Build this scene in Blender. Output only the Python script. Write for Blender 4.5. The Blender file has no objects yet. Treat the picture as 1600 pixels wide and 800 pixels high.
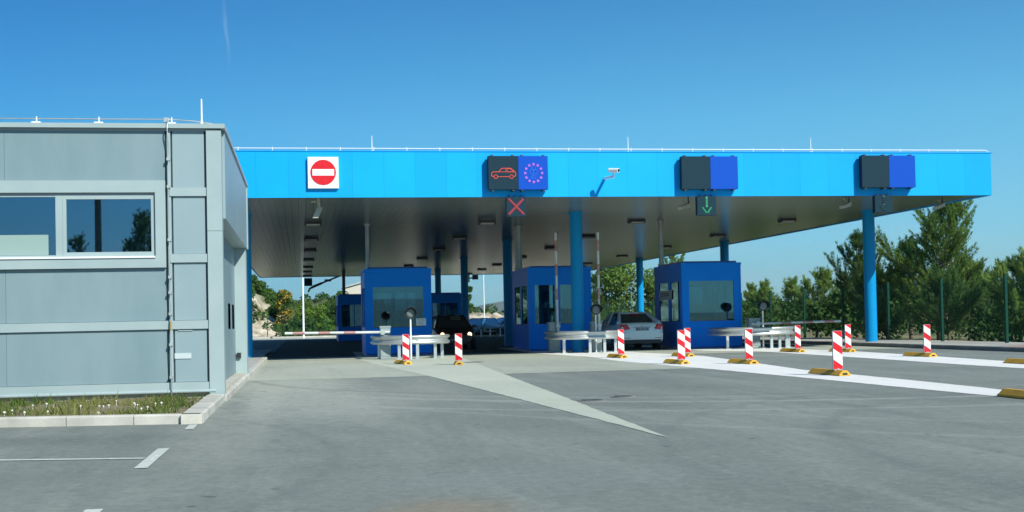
import bpy, bmesh, math, random
from mathutils import Vector, Matrix
import numpy as np
R = math.radians
sc = bpy.context.scene
col = sc.collection

# ------------------------------------------------------------------ camera
EYE = 1.22
YAW, PITCH, ROLL = math.atan(330/1940.), R(1.2), .0205
fw = Vector((math.sin(YAW)*math.cos(PITCH), math.cos(YAW)*math.cos(PITCH), math.sin(PITCH)))
r0 = Vector((math.cos(YAW), -math.sin(YAW), 0)); u0 = r0.cross(fw)
rx = r0*math.cos(ROLL) - u0*math.sin(ROLL); up = u0*math.cos(ROLL) + r0*math.sin(ROLL)
cam = bpy.data.cameras.new('camera'); co = bpy.data.objects.new('camera', cam); col.objects.link(co)
m = Matrix((rx, up, -fw)).transposed().to_4x4(); m.translation = Vector((0, 0, EYE)); co.matrix_world = m
cam.sensor_width = 36; cam.lens = 1940/1600*36; cam.shift_y = 61/1600; cam.clip_end = 30000; cam.clip_start = .1
sc.camera = co

# ------------------------------------------------------------------ light
SUN = Vector((.66, -1.15, 1.0)).normalized()
EL = math.asin(SUN.z); AZ = math.atan2(SUN.x, SUN.y)
w = bpy.data.worlds.new('World'); sc.world = w; w.use_nodes = True
wn, wl = w.node_tree.nodes, w.node_tree.links
wn.clear()
sky = wn.new('ShaderNodeTexSky'); sky.sky_type = 'NISHITA'; sky.sun_disc = False
sky.sun_elevation = EL; sky.sun_rotation = AZ; sky.altitude = 60; sky.air_density = 1.0; sky.dust_density = .35; sky.ozone_density = 2.2
bg = wn.new('ShaderNodeBackground'); bg.inputs['Strength'].default_value = .115
wo = wn.new('ShaderNodeOutputWorld')
# thin ice-cloud trail and faint low clouds mixed into the sky colour
tc = wn.new('ShaderNodeTexCoord')
def wmath(op, a, b=None, c=None):
    n = wn.new('ShaderNodeMath'); n.operation = op
    for i, v in enumerate((a, b, c)):
        if v is None: continue
        if isinstance(v, (int, float)): n.inputs[i].default_value = v
        else: wl.new(v, n.inputs[i])
    return n.outputs[0]
def wdot(vec):
    n = wn.new('ShaderNodeVectorMath'); n.operation = 'DOT_PRODUCT'
    wl.new(tc.outputs['Generated'], n.inputs[0]); n.inputs[1].default_value = vec
    return n.outputs['Value']
def pixdir(x, y): return (fw + rx*((x-800)/1940) - up*((y-461)/1940)).normalized()
da, db = pixdir(350, 5), pixdir(357, 90)
nrm = da.cross(db).normalized(); tang = (db-da).normalized(); mid = (da+db).normalized()
wno = wn.new('ShaderNodeTexNoise'); wno.inputs['Scale'].default_value = 60; wno.inputs['Detail'].default_value = 4
wl.new(tc.outputs['Generated'], wno.inputs['Vector'])
wob = wmath('MULTIPLY', wmath('SUBTRACT', wno.outputs['Fac'], .5), .004)
dist = wmath('ABSOLUTE', wmath('ADD', wdot(nrm), wob))
line = wmath('SUBTRACT', 1.0, wmath('MINIMUM', wmath('DIVIDE', dist, .0020), 1.0))
along = wmath('SUBTRACT', 1.0, wmath('MINIMUM', wmath('DIVIDE', wmath('ABSOLUTE', wmath('SUBTRACT', wdot(tang), mid.dot(tang))), .030), 1.0))
front = wmath('GREATER_THAN', wdot(mid), .9)
trail = wmath('MULTIPLY', wmath('MULTIPLY', wmath('MULTIPLY', line, along), front), .22)
cln = wn.new('ShaderNodeTexNoise'); cln.inputs['Scale'].default_value = 9; cln.inputs['Detail'].default_value = 6
mp = wn.new('ShaderNodeMapping'); mp.inputs['Scale'].default_value = (1, 1, 4.5)
wl.new(tc.outputs['Generated'], mp.inputs['Vector']); wl.new(mp.outputs[0], cln.inputs['Vector'])
sep = wn.new('ShaderNodeSeparateXYZ'); wl.new(tc.outputs['Generated'], sep.inputs[0])
band = wmath('SUBTRACT', 1.0, wmath('MINIMUM', wmath('DIVIDE', wmath('ABSOLUTE', wmath('SUBTRACT', sep.outputs['Z'], .035)), .045), 1.0))
puff = wmath('MULTIPLY', wmath('MULTIPLY', wmath('MAXIMUM', wmath('SUBTRACT', cln.outputs['Fac'], .52), 0), 2.2), band)
cl = wmath('MINIMUM', wmath('ADD', trail, puff), .6)
mx = wn.new('ShaderNodeMixRGB'); mx.inputs[2].default_value = (3.6, 5.0, 6.0, 1)
rp = wn.new('ShaderNodeValToRGB'); e = rp.color_ramp.elements   # clear Mediterranean sky: deeper and cooler than the model, paler at the horizon
e[0].position = 0.0; e[0].color = (.24, .51, .79, 1); e[1].position = .27; e[1].color = (.12, .48, .74, 1)
for p_, c_ in ((.05, (.21, .53, .79)), (.155, (.19, .60, .81))):
    q_ = e.new(p_); q_.color = (*c_, 1)
wl.new(sep.outputs['Z'], rp.inputs[0])
hs = wn.new('ShaderNodeMixRGB'); hs.blend_type = 'MULTIPLY'; hs.inputs[0].default_value = 1
wl.new(sky.outputs[0], hs.inputs[1]); wl.new(rp.outputs[0], hs.inputs[2])
ra = wn.new('ShaderNodeValToRGB'); ra.color_ramp.elements[0].color = (.62, .84, .92, 1); ra.color_ramp.elements[1].color = (1.75, 1.42, 1.25, 1)
ra.color_ramp.elements[0].position = .38; ra.color_ramp.elements[1].position = .76   # brighter towards the sun's side
wl.new(wmath('MULTIPLY_ADD', sep.outputs['X'], .5, .5), ra.inputs[0])
h2 = wn.new('ShaderNodeMixRGB'); h2.blend_type = 'MULTIPLY'; h2.inputs[0].default_value = 1; wl.new(hs.outputs[0], h2.inputs[1]); wl.new(ra.outputs[0], h2.inputs[2])
h3 = wn.new('ShaderNodeVectorMath'); h3.operation = 'MULTIPLY'; wl.new(h2.outputs[0], h3.inputs[0]); h3.inputs[1].default_value = (1, 1, 1)
wl.new(cl, mx.inputs[0]); wl.new(h3.outputs[0], mx.inputs[1]); wl.new(mx.outputs[0], bg.inputs['Color']); wl.new(bg.outputs[0], wo.inputs['Surface'])

sun = bpy.data.lights.new('sun', 'SUN'); sun.energy = 4.8; sun.angle = R(.53); sun.color = (1, .97, .86)
so = bpy.data.objects.new('sun', sun); col.objects.link(so); so.rotation_euler = SUN.to_track_quat('Z', 'Y').to_euler()
vs = sc.view_settings; vs.view_transform = 'Standard'; vs.look = 'None'; vs.gamma = 1; vs.exposure = .28
sc.cycles.transparent_max_bounces = 16

# ------------------------------------------------------------------ materials
def mat(name, c, rough=.6, metal=0, c2=None, scale=4, detail=4, bump=0, bscale=60, spec=None, emit=None, es=1, stretch=None, lo=.35, hi=.65):
    M = bpy.data.materials.new(name); M.use_nodes = True
    n, l = M.node_tree.nodes, M.node_tree.links
    b = n['Principled BSDF']
    b.inputs['Base Color'].default_value = (*c, 1); b.inputs['Roughness'].default_value = rough; b.inputs['Metallic'].default_value = metal
    if spec is not None: b.inputs['Specular IOR Level'].default_value = spec
    t = None
    if c2 or bump:
        t = n.new('ShaderNodeTexCoord'); g = n.new('ShaderNodeNewGeometry')
        vec = g.outputs['Position']
        if stretch:
            q = n.new('ShaderNodeMapping'); q.inputs['Scale'].default_value = stretch; l.new(vec, q.inputs['Vector']); vec = q.outputs[0]
    if c2:
        z = n.new('ShaderNodeTexNoise'); z.inputs['Scale'].default_value = scale; z.inputs['Detail'].default_value = detail; z.inputs['Roughness'].default_value = .62
        l.new(vec, z.inputs['Vector'])
        r = n.new('ShaderNodeValToRGB'); r.color_ramp.elements[0].position = lo; r.color_ramp.elements[1].position = hi
        r.color_ramp.elements[0].color = (*c, 1); r.color_ramp.elements[1].color = (*c2, 1)
        l.new(z.outputs['Fac'], r.inputs[0]); l.new(r.outputs[0], b.inputs['Base Color'])
    if bump:
        z = n.new('ShaderNodeTexNoise'); z.inputs['Scale'].default_value = bscale; z.inputs['Detail'].default_value = 5
        l.new(vec, z.inputs['Vector'])
        p = n.new('ShaderNodeBump'); p.inputs['Strength'].default_value = bump; p.inputs['Distance'].default_value = .02
        l.new(z.outputs['Fac'], p.inputs['Height']); l.new(p.outputs[0], b.inputs['Normal'])
    if emit:
        b.inputs['Emission Color'].default_value = (*emit, 1); b.inputs['Emission Strength'].default_value = es
    return M

def glassmat(name, tint, fac, rough=.01, gloss=(.85, .95, 1)):
    M = bpy.data.materials.new(name); M.use_nodes = True
    n, l = M.node_tree.nodes, M.node_tree.links; n.clear()
    o = n.new('ShaderNodeOutputMaterial'); t = n.new('ShaderNodeBsdfTransparent'); t.inputs[0].default_value = (*tint, 1)
    g = n.new('ShaderNodeBsdfGlossy'); g.inputs['Roughness'].default_value = rough; g.inputs['Color'].default_value = (*gloss, 1)
    lw = n.new('ShaderNodeLayerWeight'); lw.inputs['Blend'].default_value = .25
    a = n.new('ShaderNodeMath'); a.operation = 'MULTIPLY_ADD'; a.inputs[1].default_value = .7; a.inputs[2].default_value = fac; a.use_clamp = True
    l.new(lw.outputs['Fresnel'], a.inputs[0])
    x = n.new('ShaderNodeMixShader'); l.new(a.outputs[0], x.inputs[0]); l.new(t.outputs[0], x.inputs[1]); l.new(g.outputs[0], x.inputs[2]); l.new(x.outputs[0], o.inputs[0])
    return M

def groundmat(name, ca, cb, dust, streak=.5, speck=.12, patches=(), rings=(), grain=1):  # rings: tyre tracks of turning vehicles
    """worn paving: broad mottling, stone speckle, wheel-polished bands along the lanes, dusty arcs, and spot stains at given world places"""
    M = bpy.data.materials.new(name); M.use_nodes = True
    n, l = M.node_tree.nodes, M.node_tree.links; b = n['Principled BSDF']
    b.inputs['Roughness'].default_value = .92; b.inputs['Specular IOR Level'].default_value = .25
    g = n.new('ShaderNodeNewGeometry').outputs['Position']
    def noise(s, det=5, st=None, dist=0, ro=.6):
        v = g
        if st:
            q = n.new('ShaderNodeMapping'); q.inputs['Scale'].default_value = st; l.new(g, q.inputs['Vector']); v = q.outputs[0]
        z = n.new('ShaderNodeTexNoise'); z.inputs['Scale'].default_value = s; z.inputs['Detail'].default_value = det; z.inputs['Distortion'].default_value = dist; z.inputs['Roughness'].default_value = ro
        l.new(v, z.inputs['Vector']); return z.outputs['Fac']
    def ramp(f, a, c):
        r = n.new('ShaderNodeMapRange'); r.inputs['From Min'].default_value = a; r.inputs['From Max'].default_value = c; l.new(f, r.inputs['Value']); return r.outputs[0]
    def mixc(f, c1, c2, k=1):
        x = n.new('ShaderNodeMixRGB')
        if k != 1:
            q = n.new('ShaderNodeMath'); q.operation = 'MULTIPLY'; q.inputs[1].default_value = k; l.new(f, q.inputs[0]); f = q.outputs[0]
        l.new(f, x.inputs[0])
        for i, c in ((1, c1), (2, c2)):
            if isinstance(c, tuple): x.inputs[i].default_value = (*c, 1)
            else: l.new(c, x.inputs[i])
        return x.outputs[0]
    c = mixc(ramp(noise(.22, 6, None, .6), .35, .68), ca, cb)
    c = mixc(ramp(noise(.9, 6, (1.6, .22, 1), .8), .5, .78), c, dust, .55*streak)
    c = mixc(ramp(noise(.8, 5, (2.2, .12, 1), .4), .55, .8), c, tuple(v*.55 for v in ca), .5*streak)
    c = mixc(ramp(noise(2.6, 7, None, 1.2), .58, .8), c, tuple(v*.72 for v in ca), .4)
    c = mixc(ramp(noise(140, 3, None, 0, .8), .3, .8), c, tuple(min(1, v*1.9) for v in cb), speck)
    c = mixc(ramp(noise(55, 2), .62, .8), c, tuple(v*.45 for v in ca), speck*2)
    for (px, py, rx_, ry_, pc, pk) in patches:
        q = n.new('ShaderNodeMapping'); q.inputs['Location'].default_value = (-px/rx_, -py/ry_, 0); q.inputs['Scale'].default_value = (1/rx_, 1/ry_, 0)
        l.new(g, q.inputs['Vector'])
        ln = n.new('ShaderNodeVectorMath'); ln.operation = 'LENGTH'; l.new(q.outputs[0], ln.inputs[0])
        a = n.new('ShaderNodeMath'); a.operation = 'MULTIPLY_ADD'; a.inputs[1].default_value = .9; l.new(noise(3, 6), a.inputs[0]); l.new(ln.outputs['Value'], a.inputs[2])
        c = mixc(ramp(a.outputs[0], 1.35, .75), c, pc, pk)
    for (cx, cy, rad, wd, k, rc) in rings:
        q = n.new('ShaderNodeVectorMath'); q.operation = 'DISTANCE'; l.new(g, q.inputs[0]); q.inputs[1].default_value = (cx, cy, 0)
        a = n.new('ShaderNodeMath'); a.operation = 'SUBTRACT'; l.new(q.outputs['Value'], a.inputs[0]); a.inputs[1].default_value = rad
        a2 = n.new('ShaderNodeMath'); a2.operation = 'ABSOLUTE'; l.new(a.outputs[0], a2.inputs[0])
        a3 = n.new('ShaderNodeMath'); a3.operation = 'MULTIPLY_ADD'; a3.inputs[1].default_value = wd*2.2; l.new(noise(.9, 6), a3.inputs[0]); l.new(a2.outputs[0], a3.inputs[2])
        c = mixc(ramp(a3.outputs[0], wd*2.5, wd*1.0), c, rc, k)
    c = mixc(ramp(noise(9, 9, None, .6, .82), .46, .70), c, tuple(v*.60 for v in ca), .55*grain)
    c = mixc(ramp(noise(12, 9, (1, .8, 1), .4, .85), .50, .72), c, tuple(min(1, v*1.5) for v in cb), .60*grain)
    c = mixc(ramp(noise(1.7, 8, None, 1.6, .7), .56, .66), c, tuple(v*.70 for v in ca), .30*grain)
    c = mixc(ramp(noise(3.3, 2, None, .3), .71, .74), c, tuple(v*.38 for v in ca), .6*grain)
    l.new(c, b.inputs['Base Color'])
    p = n.new('ShaderNodeBump'); p.inputs['Strength'].default_value = .5; p.inputs['Distance'].default_value = .01
    l.new(noise(160, 3), p.inputs['Height']); l.new(p.outputs[0], b.inputs['Normal'])
    return M

DUSTC = (.37, .39, .335)
M_asphalt = groundmat('asphalt', (.168, .192, .176), (.228, .255, .232), DUSTC, .85, .10,
    [(-.2, 26, 2.0, 8, (.39, .41, .36), .9), (.4, 19.5, 1.8, 5.5, (.36, .385, .34), .75), (-.6, 20.5, .45, 7, (.40, .42, .37), .6), (-.9, 14, .9, 6, (.29, .315, .275), .65), (2.2, 22, 1.3, 6, (.29, .315, .275), .5), (.95, 8.1, .62, .75, (.26, .225, .165), .8),
     (-4, 14.4, 4, 1.1, (.11, .128, .128), .5), (6.5, 25, 1.2, 6, (.13, .148, .145), .35), (1.9, 9.5, 2.4, 1.2, (.25, .275, .265), .35)],
    [(9.5, 27, 10.4, .16, .7, (.37, .385, .35)), (9.5, 27, 12.1, .13, .65, (.35, .37, .335)), (8.2, 26, 8.0, .10, .5, (.33, .35, .32)), (24, 30, 25.6, .13, .45, (.34, .36, .325)), (24, 30, 23.9, .13, .4, (.33, .35, .32)), (10.5, 29.5, 11.6, .12, .45, (.12, .135, .128)), (-9, 12, 9.3, .10, .3, (.13, .145, .138)), (14, 9, 9.2, .14, .35, (.125, .14, .132)), (14, 9, 10.9, .12, .3, (.13, .145, .138))])
M_apron = groundmat('apron_concrete', (.33, .355, .295), (.42, .445, .375), (.48, .495, .43), .8, .07)
M_islandpaint = groundmat('worn_white_paint', (.43, .465, .39), (.51, .545, .46), (.55, .57, .50), .3, .05, grain=.6)
M_stripepaint = groundmat('white_marking_paint', (.72, .73, .70), (.82, .82, .79), (.66, .66, .62), .8, .04, grain=.5)
M_mark = groundmat('faded_line_paint', (.50, .545, .49), (.62, .66, .60), (.5, .52, .48), .6, .10)
M_kerb = mat('kerb_concrete', (.42, .41, .36), .9, 0, (.56, .54, .48), 2.2, 6, .35, 70)
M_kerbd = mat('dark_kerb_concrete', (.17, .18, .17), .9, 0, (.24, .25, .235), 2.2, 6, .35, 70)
M_pave = mat('pavement_concrete', (.36, .36, .33), .9, 0, (.45, .45, .41), 1.3, 6, .25, 70)
M_redpave = mat('red_paving', (.33, .17, .14), .9, 0, (.42, .24, .2), 2, 5, .2, 60)
M_soil = mat('soil', (.16, .13, .08), .95, 0, (.24, .2, .12), .7, 6, .5, 20)
M_dry = mat('dry_ground', (.14, .15, .06), .95, 0, (.26, .23, .12), .35, 6, .4, 12)
M_panel = mat('blue_grey_cladding', (.168, .252, .277), .42, 0, (.205, .287, .315), 1.6, 6, .04, 30, stretch=(1, 1, .22))
M_panel2 = mat('pale_grey_cladding', (.235, .325, .355), .42, 0, (.26, .35, .38), .7, 3, .04, 30)
M_trim = mat('light_grey_trim', (.30, .385, .395), .4, 0, (.335, .42, .43), 1.2, 3)
M_white = mat('white_powder_coat', (.8, .82, .82), .4)
M_plinth = mat('plinth_concrete', (.4, .39, .33), .9, 0, (.5, .48, .42), 1.8, 6, .3, 40)
M_galv = mat('galvanised_steel', (.5, .53, .53), .38, .75, (.62, .65, .64), 3, 5, .04, 40)
M_galvd = mat('dull_galvanised_steel', (.4, .45, .45), .5, .55, (.5, .55, .54), 3, 5)
M_fascia = mat('sky_blue_cladding', (.002, .34, .80), .5, 0, (.003, .365, .83), .5, 4, 0, 60, .15)
M_colp = mat('blue_column_paint', (.004, .25, .56), .42, 0, (.005, .27, .60), .8, 4, 0, 60, .12)
M_booth = mat('booth_blue_paint', (.002, .21, .78), .42, 0, (.003, .225, .82), 1.1, 4, 0, 60, .08)
M_boothd = mat('booth_dark_blue', (.005, .075, .34), .4)
M_ceil = mat('ceiling_sheet', (.165, .205, .195), .25, .2, (.19, .235, .22), .25, 4, 0, 60, .6)
M_black = mat('black_plastic', (.015, .017, .018), .5)
M_darkgrey = mat('dark_grey_metal', (.05, .06, .065), .5)
M_lens = mat('frosted_lens', (.55, .55, .5), .4)
M_red = mat('reflective_red', (.52, .012, .022), .5, 0, (.60, .02, .03), 9, 5, spec=.15)
M_rwhite = mat('reflective_white', (.70, .72, .70), .5, 0, (.78, .79, .77), 9, 5, spec=.15)
M_bgrey = mat('grey_plastic', (.32, .36, .40), .5)
M_yellow = mat('yellow_rubber', (.75, .42, .03), .6, 0, (.62, .33, .025), 5, 4, .2, 40)
M_signface = mat('sign_dark_face', (.012, .036, .055), .6, spec=.08)
M_signblue = mat('sign_blue_face', (.006, .075, .46), .6, spec=.08)
M_ledred = mat('red_led', (.3, .03, .02), .5, emit=(1, .16, .1), es=.5)
M_ledgreen = mat('green_led', (.02, .2, .08), .5, emit=(.06, .75, .35), es=.15)
M_ledgreen_dim = mat('unlit_green_led', (.01, .055, .06), .5, emit=(.03, .3, .2), es=.02)
M_ledpink = mat('magenta_led', (.3, .1, .5), .5, emit=(.55, .16, .9), es=.22)
M_ledblue = mat('pale_blue_led', (.03, .15, .6), .5, emit=(.08, .25, .8), es=.35)
M_winglass = glassmat('solar_window_glass', (.30, .40, .46), .25, .012, (.60, .84, 1))
M_boothglass = glassmat('booth_glass', (.30, .50, .56), .15, .01, (.34, .66, .76))
M_carglass = glassmat('car_glass', (.10, .14, .14), .08)
M_int = mat('dark_interior', (.05, .06, .065), .8)
M_intpale = mat('pale_interior', (.5, .55, .53), .7)
M_tyre = mat('tyre_rubber', (.02, .02, .02), .85)
M_rim = mat('alloy_rim', (.35, .37, .38), .35, .8)
M_silver = mat('silver_car_paint', (.70, .78, .78), .3, .1)
M_darkred = mat('dark_red_car_paint', (.035, .006, .010), .3, .1)
M_bluecar = mat('blue_grey_car_paint', (.16, .25, .33), .3, .3)
M_palecar = mat('pale_silver_car_paint', (.5, .55, .58), .3, .3)
M_darkcar = mat('charcoal_car_paint', (.03, .035, .04), .3, .2)
M_tail = mat('tail_lamp_red', (.55, .02, .03), .25)
M_clearlamp = mat('clear_lamp', (.8, .8, .78), .2)
M_head = mat('lit_headlamp', (.9, .85, .7), .3, emit=(1, .78, .42), es=2.6)
M_plate = mat('number_plate_white', (.28, .34, .40), .5)
M_plateb = mat('plate_marks', (.03, .05, .10), .5)
M_green = mat('fence_green_paint', (.003, .050, .034), .55, spec=.15)
M_bark = mat('pine_bark', (.13, .095, .07), .95, 0, (.22, .18, .14), 6, 5, .6, 30)
M_stone = mat('limestone_cut', (.52, .46, .36), .95, 0, (.72, .66, .55), .55, 9, .9, 1.6, lo=.3, hi=.62)
M_hillblue = mat('distant_hill_scrub', (.06, .085, .05), 1, 0, (.12, .125, .08), .006, 8)
M_render = mat('cream_render', (.55, .52, .45), .8)
M_rooftile = mat('grey_roof_sheet', (.42, .45, .46), .6)
M_cone = mat('daisy_white', (.85, .85, .82), .6)

def leafmat(name, dark, light, trans=.3):
    M = bpy.data.materials.new(name); M.use_nodes = True
    n, l = M.node_tree.nodes, M.node_tree.links; n.clear()
    o = n.new('ShaderNodeOutputMaterial'); a = n.new('ShaderNodeAttribute'); a.attribute_name = 'tint'
    r = n.new('ShaderNodeValToRGB'); r.color_ramp.elements[0].color = (*dark, 1); r.color_ramp.elements[1].color = (*light, 1)
    l.new(a.outputs['Fac'], r.inputs[0])
    d = n.new('ShaderNodeBsdfDiffuse'); t = n.new('ShaderNodeBsdfTranslucent'); x = n.new('ShaderNodeMixShader'); x.inputs[0].default_value = trans
    l.new(r.outputs[0], d.inputs[0]); l.new(r.outputs[0], t.inputs[0]); l.new(d.outputs[0], x.inputs[1]); l.new(t.outputs[0], x.inputs[2]); l.new(x.outputs[0], o.inputs[0])
    return M
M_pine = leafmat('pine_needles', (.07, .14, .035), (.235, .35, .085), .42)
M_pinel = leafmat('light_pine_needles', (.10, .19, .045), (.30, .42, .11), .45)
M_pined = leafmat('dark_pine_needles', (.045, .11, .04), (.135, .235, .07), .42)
M_leaf = leafmat('broad_leaves', (.06, .14, .025), (.20, .33, .055), .4)
M_leafd = leafmat('dark_leaves', (.03, .075, .025), (.10, .19, .05), .35)
M_broom = leafmat('yellow_blossom', (.16, .13, .03), (.62, .42, .06), .2)
M_grass = leafmat('grass_blades', (.07, .13, .025), (.30, .28, .11))

for M_, amt in ((M_fascia, .10), (M_panel, .06), (M_panel2, .06), (M_yellow, .22), (M_red, .2), (M_rwhite, .12), (M_kerb, .16)):
    n, l = M_.node_tree.nodes, M_.node_tree.links; b = n['Principled BSDF']; src = b.inputs['Base Color'].links[0].from_socket
    oi = n.new('ShaderNodeObjectInfo'); q = n.new('ShaderNodeMath'); q.operation = 'MULTIPLY_ADD'; q.inputs[1].default_value = amt; q.inputs[2].default_value = 1-amt/2; l.new(oi.outputs['Random'], q.inputs[0])
    v = n.new('ShaderNodeVectorMath'); v.operation = 'SCALE'; l.new(src, v.inputs[0]); l.new(q.outputs[0], v.inputs['Scale']); l.new(v.outputs[0], b.inputs['Base Color'])
# ------------------------------------------------------------------ mesh helpers
class MB:
    def __init__(s): s.v = []; s.f = []; s.m = []; s.sm = []
    def add(s, vs, fs, mi=0, smooth=False):
        o = len(s.v); s.v += [tuple(p) for p in vs]
        for f in fs: s.f.append([i+o for i in f]); s.m.append(mi); s.sm.append(smooth)
        return s
    def box(s, x0, x1, y0, y1, z0, z1, mi=0):
        return s.add([(x0,y0,z0),(x1,y0,z0),(x1,y1,z0),(x0,y1,z0),(x0,y0,z1),(x1,y0,z1),(x1,y1,z1),(x0,y1,z1)],
                     [(0,3,2,1),(4,5,6,7),(0,1,5,4),(1,2,6,5),(2,3,7,6),(3,0,4,7)], mi)
    def prism(s, poly, axis, a, b, mi=0):
        """extrude a 2D polygon along axis 0/1/2 from a to b"""
        n = len(poly)
        def P(p, t): q = list(p); q.insert(axis, t); return tuple(q)
        vs = [P(p, a) for p in poly] + [P(p, b) for p in poly]
        return s.add(vs, [tuple(range(n))[::-1], tuple(range(n, 2*n))] + [(i, (i+1) % n, n+(i+1) % n, n+i) for i in range(n)], mi)
    def tube(s, pts, r, k=8, mi=0, cap=True, smooth=True):
        pts = [Vector(p) for p in pts]; n = len(pts)
        rs = r if isinstance(r, (list, tuple)) else [r]*n
        o = []; ref = None
        for i, p in enumerate(pts):
            d = (pts[min(i+1, n-1)] - pts[max(i-1, 0)]).normalized()
            if ref is None: ref = Vector((0, 0, 1)) if abs(d.z) < .9 else Vector((1, 0, 0))
            a = (ref - d*ref.dot(d)); a = a.normalized() if a.length > 1e-5 else d.orthogonal().normalized(); b = d.cross(a); ref = a
            o += [p + (a*math.cos(t) + b*math.sin(t))*rs[i] for t in [2*math.pi*j/k for j in range(k)]]
        fs = [(i*k+j, i*k+(j+1) % k, (i+1)*k+(j+1) % k, (i+1)*k+j) for i in range(n-1) for j in range(k)]
        s.add(o, fs, mi, smooth)
        if cap: s.add(o[:k], [tuple(range(k))[::-1]], mi); s.add(o[-k:], [tuple(range(k))], mi)
        return s
    def loft(s, rings, mi=0, cap=True, smooth=True, closed=True):
        k = len(rings[0]); vs = [p for r_ in rings for p in r_]; n = len(rings)
        fs = [(i*k+j, i*k+(j+1) % k, (i+1)*k+(j+1) % k, (i+1)*k+j) for i in range(n-1) for j in range(k if closed else k-1)]
        s.add(vs, fs, mi, smooth)
        if cap: s.add(rings[0], [tuple(range(k))[::-1]], mi); s.add(rings[-1], [tuple(range(k))], mi)
        return s
    def build(s, name, mats, parent=None, loc=None):
        off = Vector(loc) if loc is not None else (parent_world(parent) if parent else Vector((0, 0, 0)))
        me = bpy.data.meshes.new(name)
        me.from_pydata([(p[0]-off.x, p[1]-off.y, p[2]-off.z) for p in s.v], [], s.f)
        for q in (mats if isinstance(mats, (list, tuple)) else [mats]): me.materials.append(q)
        me.polygons.foreach_set('material_index', s.m); me.polygons.foreach_set('use_smooth', s.sm)
        me.update()
        o = bpy.data.objects.new(name, me); col.objects.link(o)
        if parent: o.parent = parent
        elif loc is not None: o.location = loc
        return o
def parent_world(p):
    v = Vector((0, 0, 0))
    while p is not None: v += Vector(p.location); p = p.parent
    return v
def tag(o, label=None, cat=None, group=None, kind=None):
    if label: o['label'] = label
    if cat: o['category'] = cat
    if group: o['group'] = group
    if kind: o['kind'] = kind
    return o
def thing(name, label, cat, loc=(0, 0, 0), rz=0, group=None):
    o = bpy.data.objects.new(name, None); col.objects.link(o); o.location = loc; o.rotation_euler = (0, 0, rz); o.empty_display_size = .2
    return tag(o, label, cat, group)
def struct(o, label=None): return tag(o, label, None, None, 'structure')
def box(name, m, parent, *b): return MB().box(*b).build(name, m, parent)
def dup(root, loc, rz=None, label=None):
    def cp(o, par):
        c = o.copy(); col.objects.link(c); c.parent = par
        for ch in o.children: cp(ch, c)
        return c
    r = cp(root, None); r.location = loc
    if rz is not None: r.rotation_euler = (0, 0, rz)
    if label: r['label'] = label
    return r
def clone(o, dx, dy, dz):
    c = o.copy(); col.objects.link(c); c.parent = o.parent; c.location = Vector(o.location) + Vector((dx, dy, dz)); return c
def sheet(name, pts, z, m, thick=0):
    b = MB()
    if thick: b.prism(pts, 2, z-thick, z)
    else: b.add([(x, y, z) for x, y in pts], [tuple(range(len(pts)))])
    return struct(b.build(name, m))
def fastmesh(name, V, T, mat_, tint=None, parent=None, loc=(0, 0, 0)):
    """triangle soup from numpy arrays, with a per-corner-point tint"""
    me = bpy.data.meshes.new(name)
    V = np.asarray(V, np.float32) - np.array(loc, np.float32); T = np.asarray(T, np.int32)
    me.vertices.add(len(V)); me.vertices.foreach_set('co', V.ravel())
    me.loops.add(T.size); me.loops.foreach_set('vertex_index', T.ravel())
    me.polygons.add(len(T)); me.polygons.foreach_set('loop_start', np.arange(0, T.size, T.shape[1], dtype=np.int32))
    me.update(calc_edges=True)
    if tint is not None:
        a = me.attributes.new('tint', 'FLOAT', 'POINT'); a.data.foreach_set('value', np.asarray(tint, np.float32))
    me.materials.append(mat_)
    o = bpy.data.objects.new(name, me); col.objects.link(o)
    if parent: o.parent = parent
    return o

# ------------------------------------------------------------------ ground
def terrain(name, x0, x1, y0, y1, nx, ny, fn, m):
    xs, ys = np.linspace(x0, x1, nx), np.linspace(y0, y1, ny)
    V = [(x, y, fn(x, y)) for y in ys for x in xs]
    F = [(j*nx+i, j*nx+i+1, (j+1)*nx+i+1, (j+1)*nx+i) for j in range(ny-1) for i in range(nx-1)]
    return MB().add(V, F, 0, True).build(name, m)
sheet('ground', [(-9000, -9000), (9000, -9000), (9000, 9000), (-9000, 9000)], -.03, M_dry)
sheet('road', [(-45, -60), (45, -60), (45, 20), (21.1, 34), (21.1, 124), (-45, 124)], 0, M_asphalt)
sheet('concrete_apron', [(-1.25, 28.3), (9.4, 28.6), (9.3, 33.2), (9.0, 40.0), (20.9, 40.0), (20.7, 47), (-1.25, 47)], .0025, M_apron)
M_laneshade = groundmat('shade_darkened_paving', (.045, .055, .052), (.07, .082, .076), (.10, .11, .10), .5, .06)  # canopy shade put into a near-black paving colour
sheet('lane_shade_paving', [(-1.25, 47.004), (20.7, 47.004), (20.5, 107), (-1.25, 107)], .0025, M_laneshade)
sheet('far_paving', [(-20, 107.004), (20.5, 107.004), (20.5, 123.3), (-20, 123.3)], .0025, M_apron)

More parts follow.
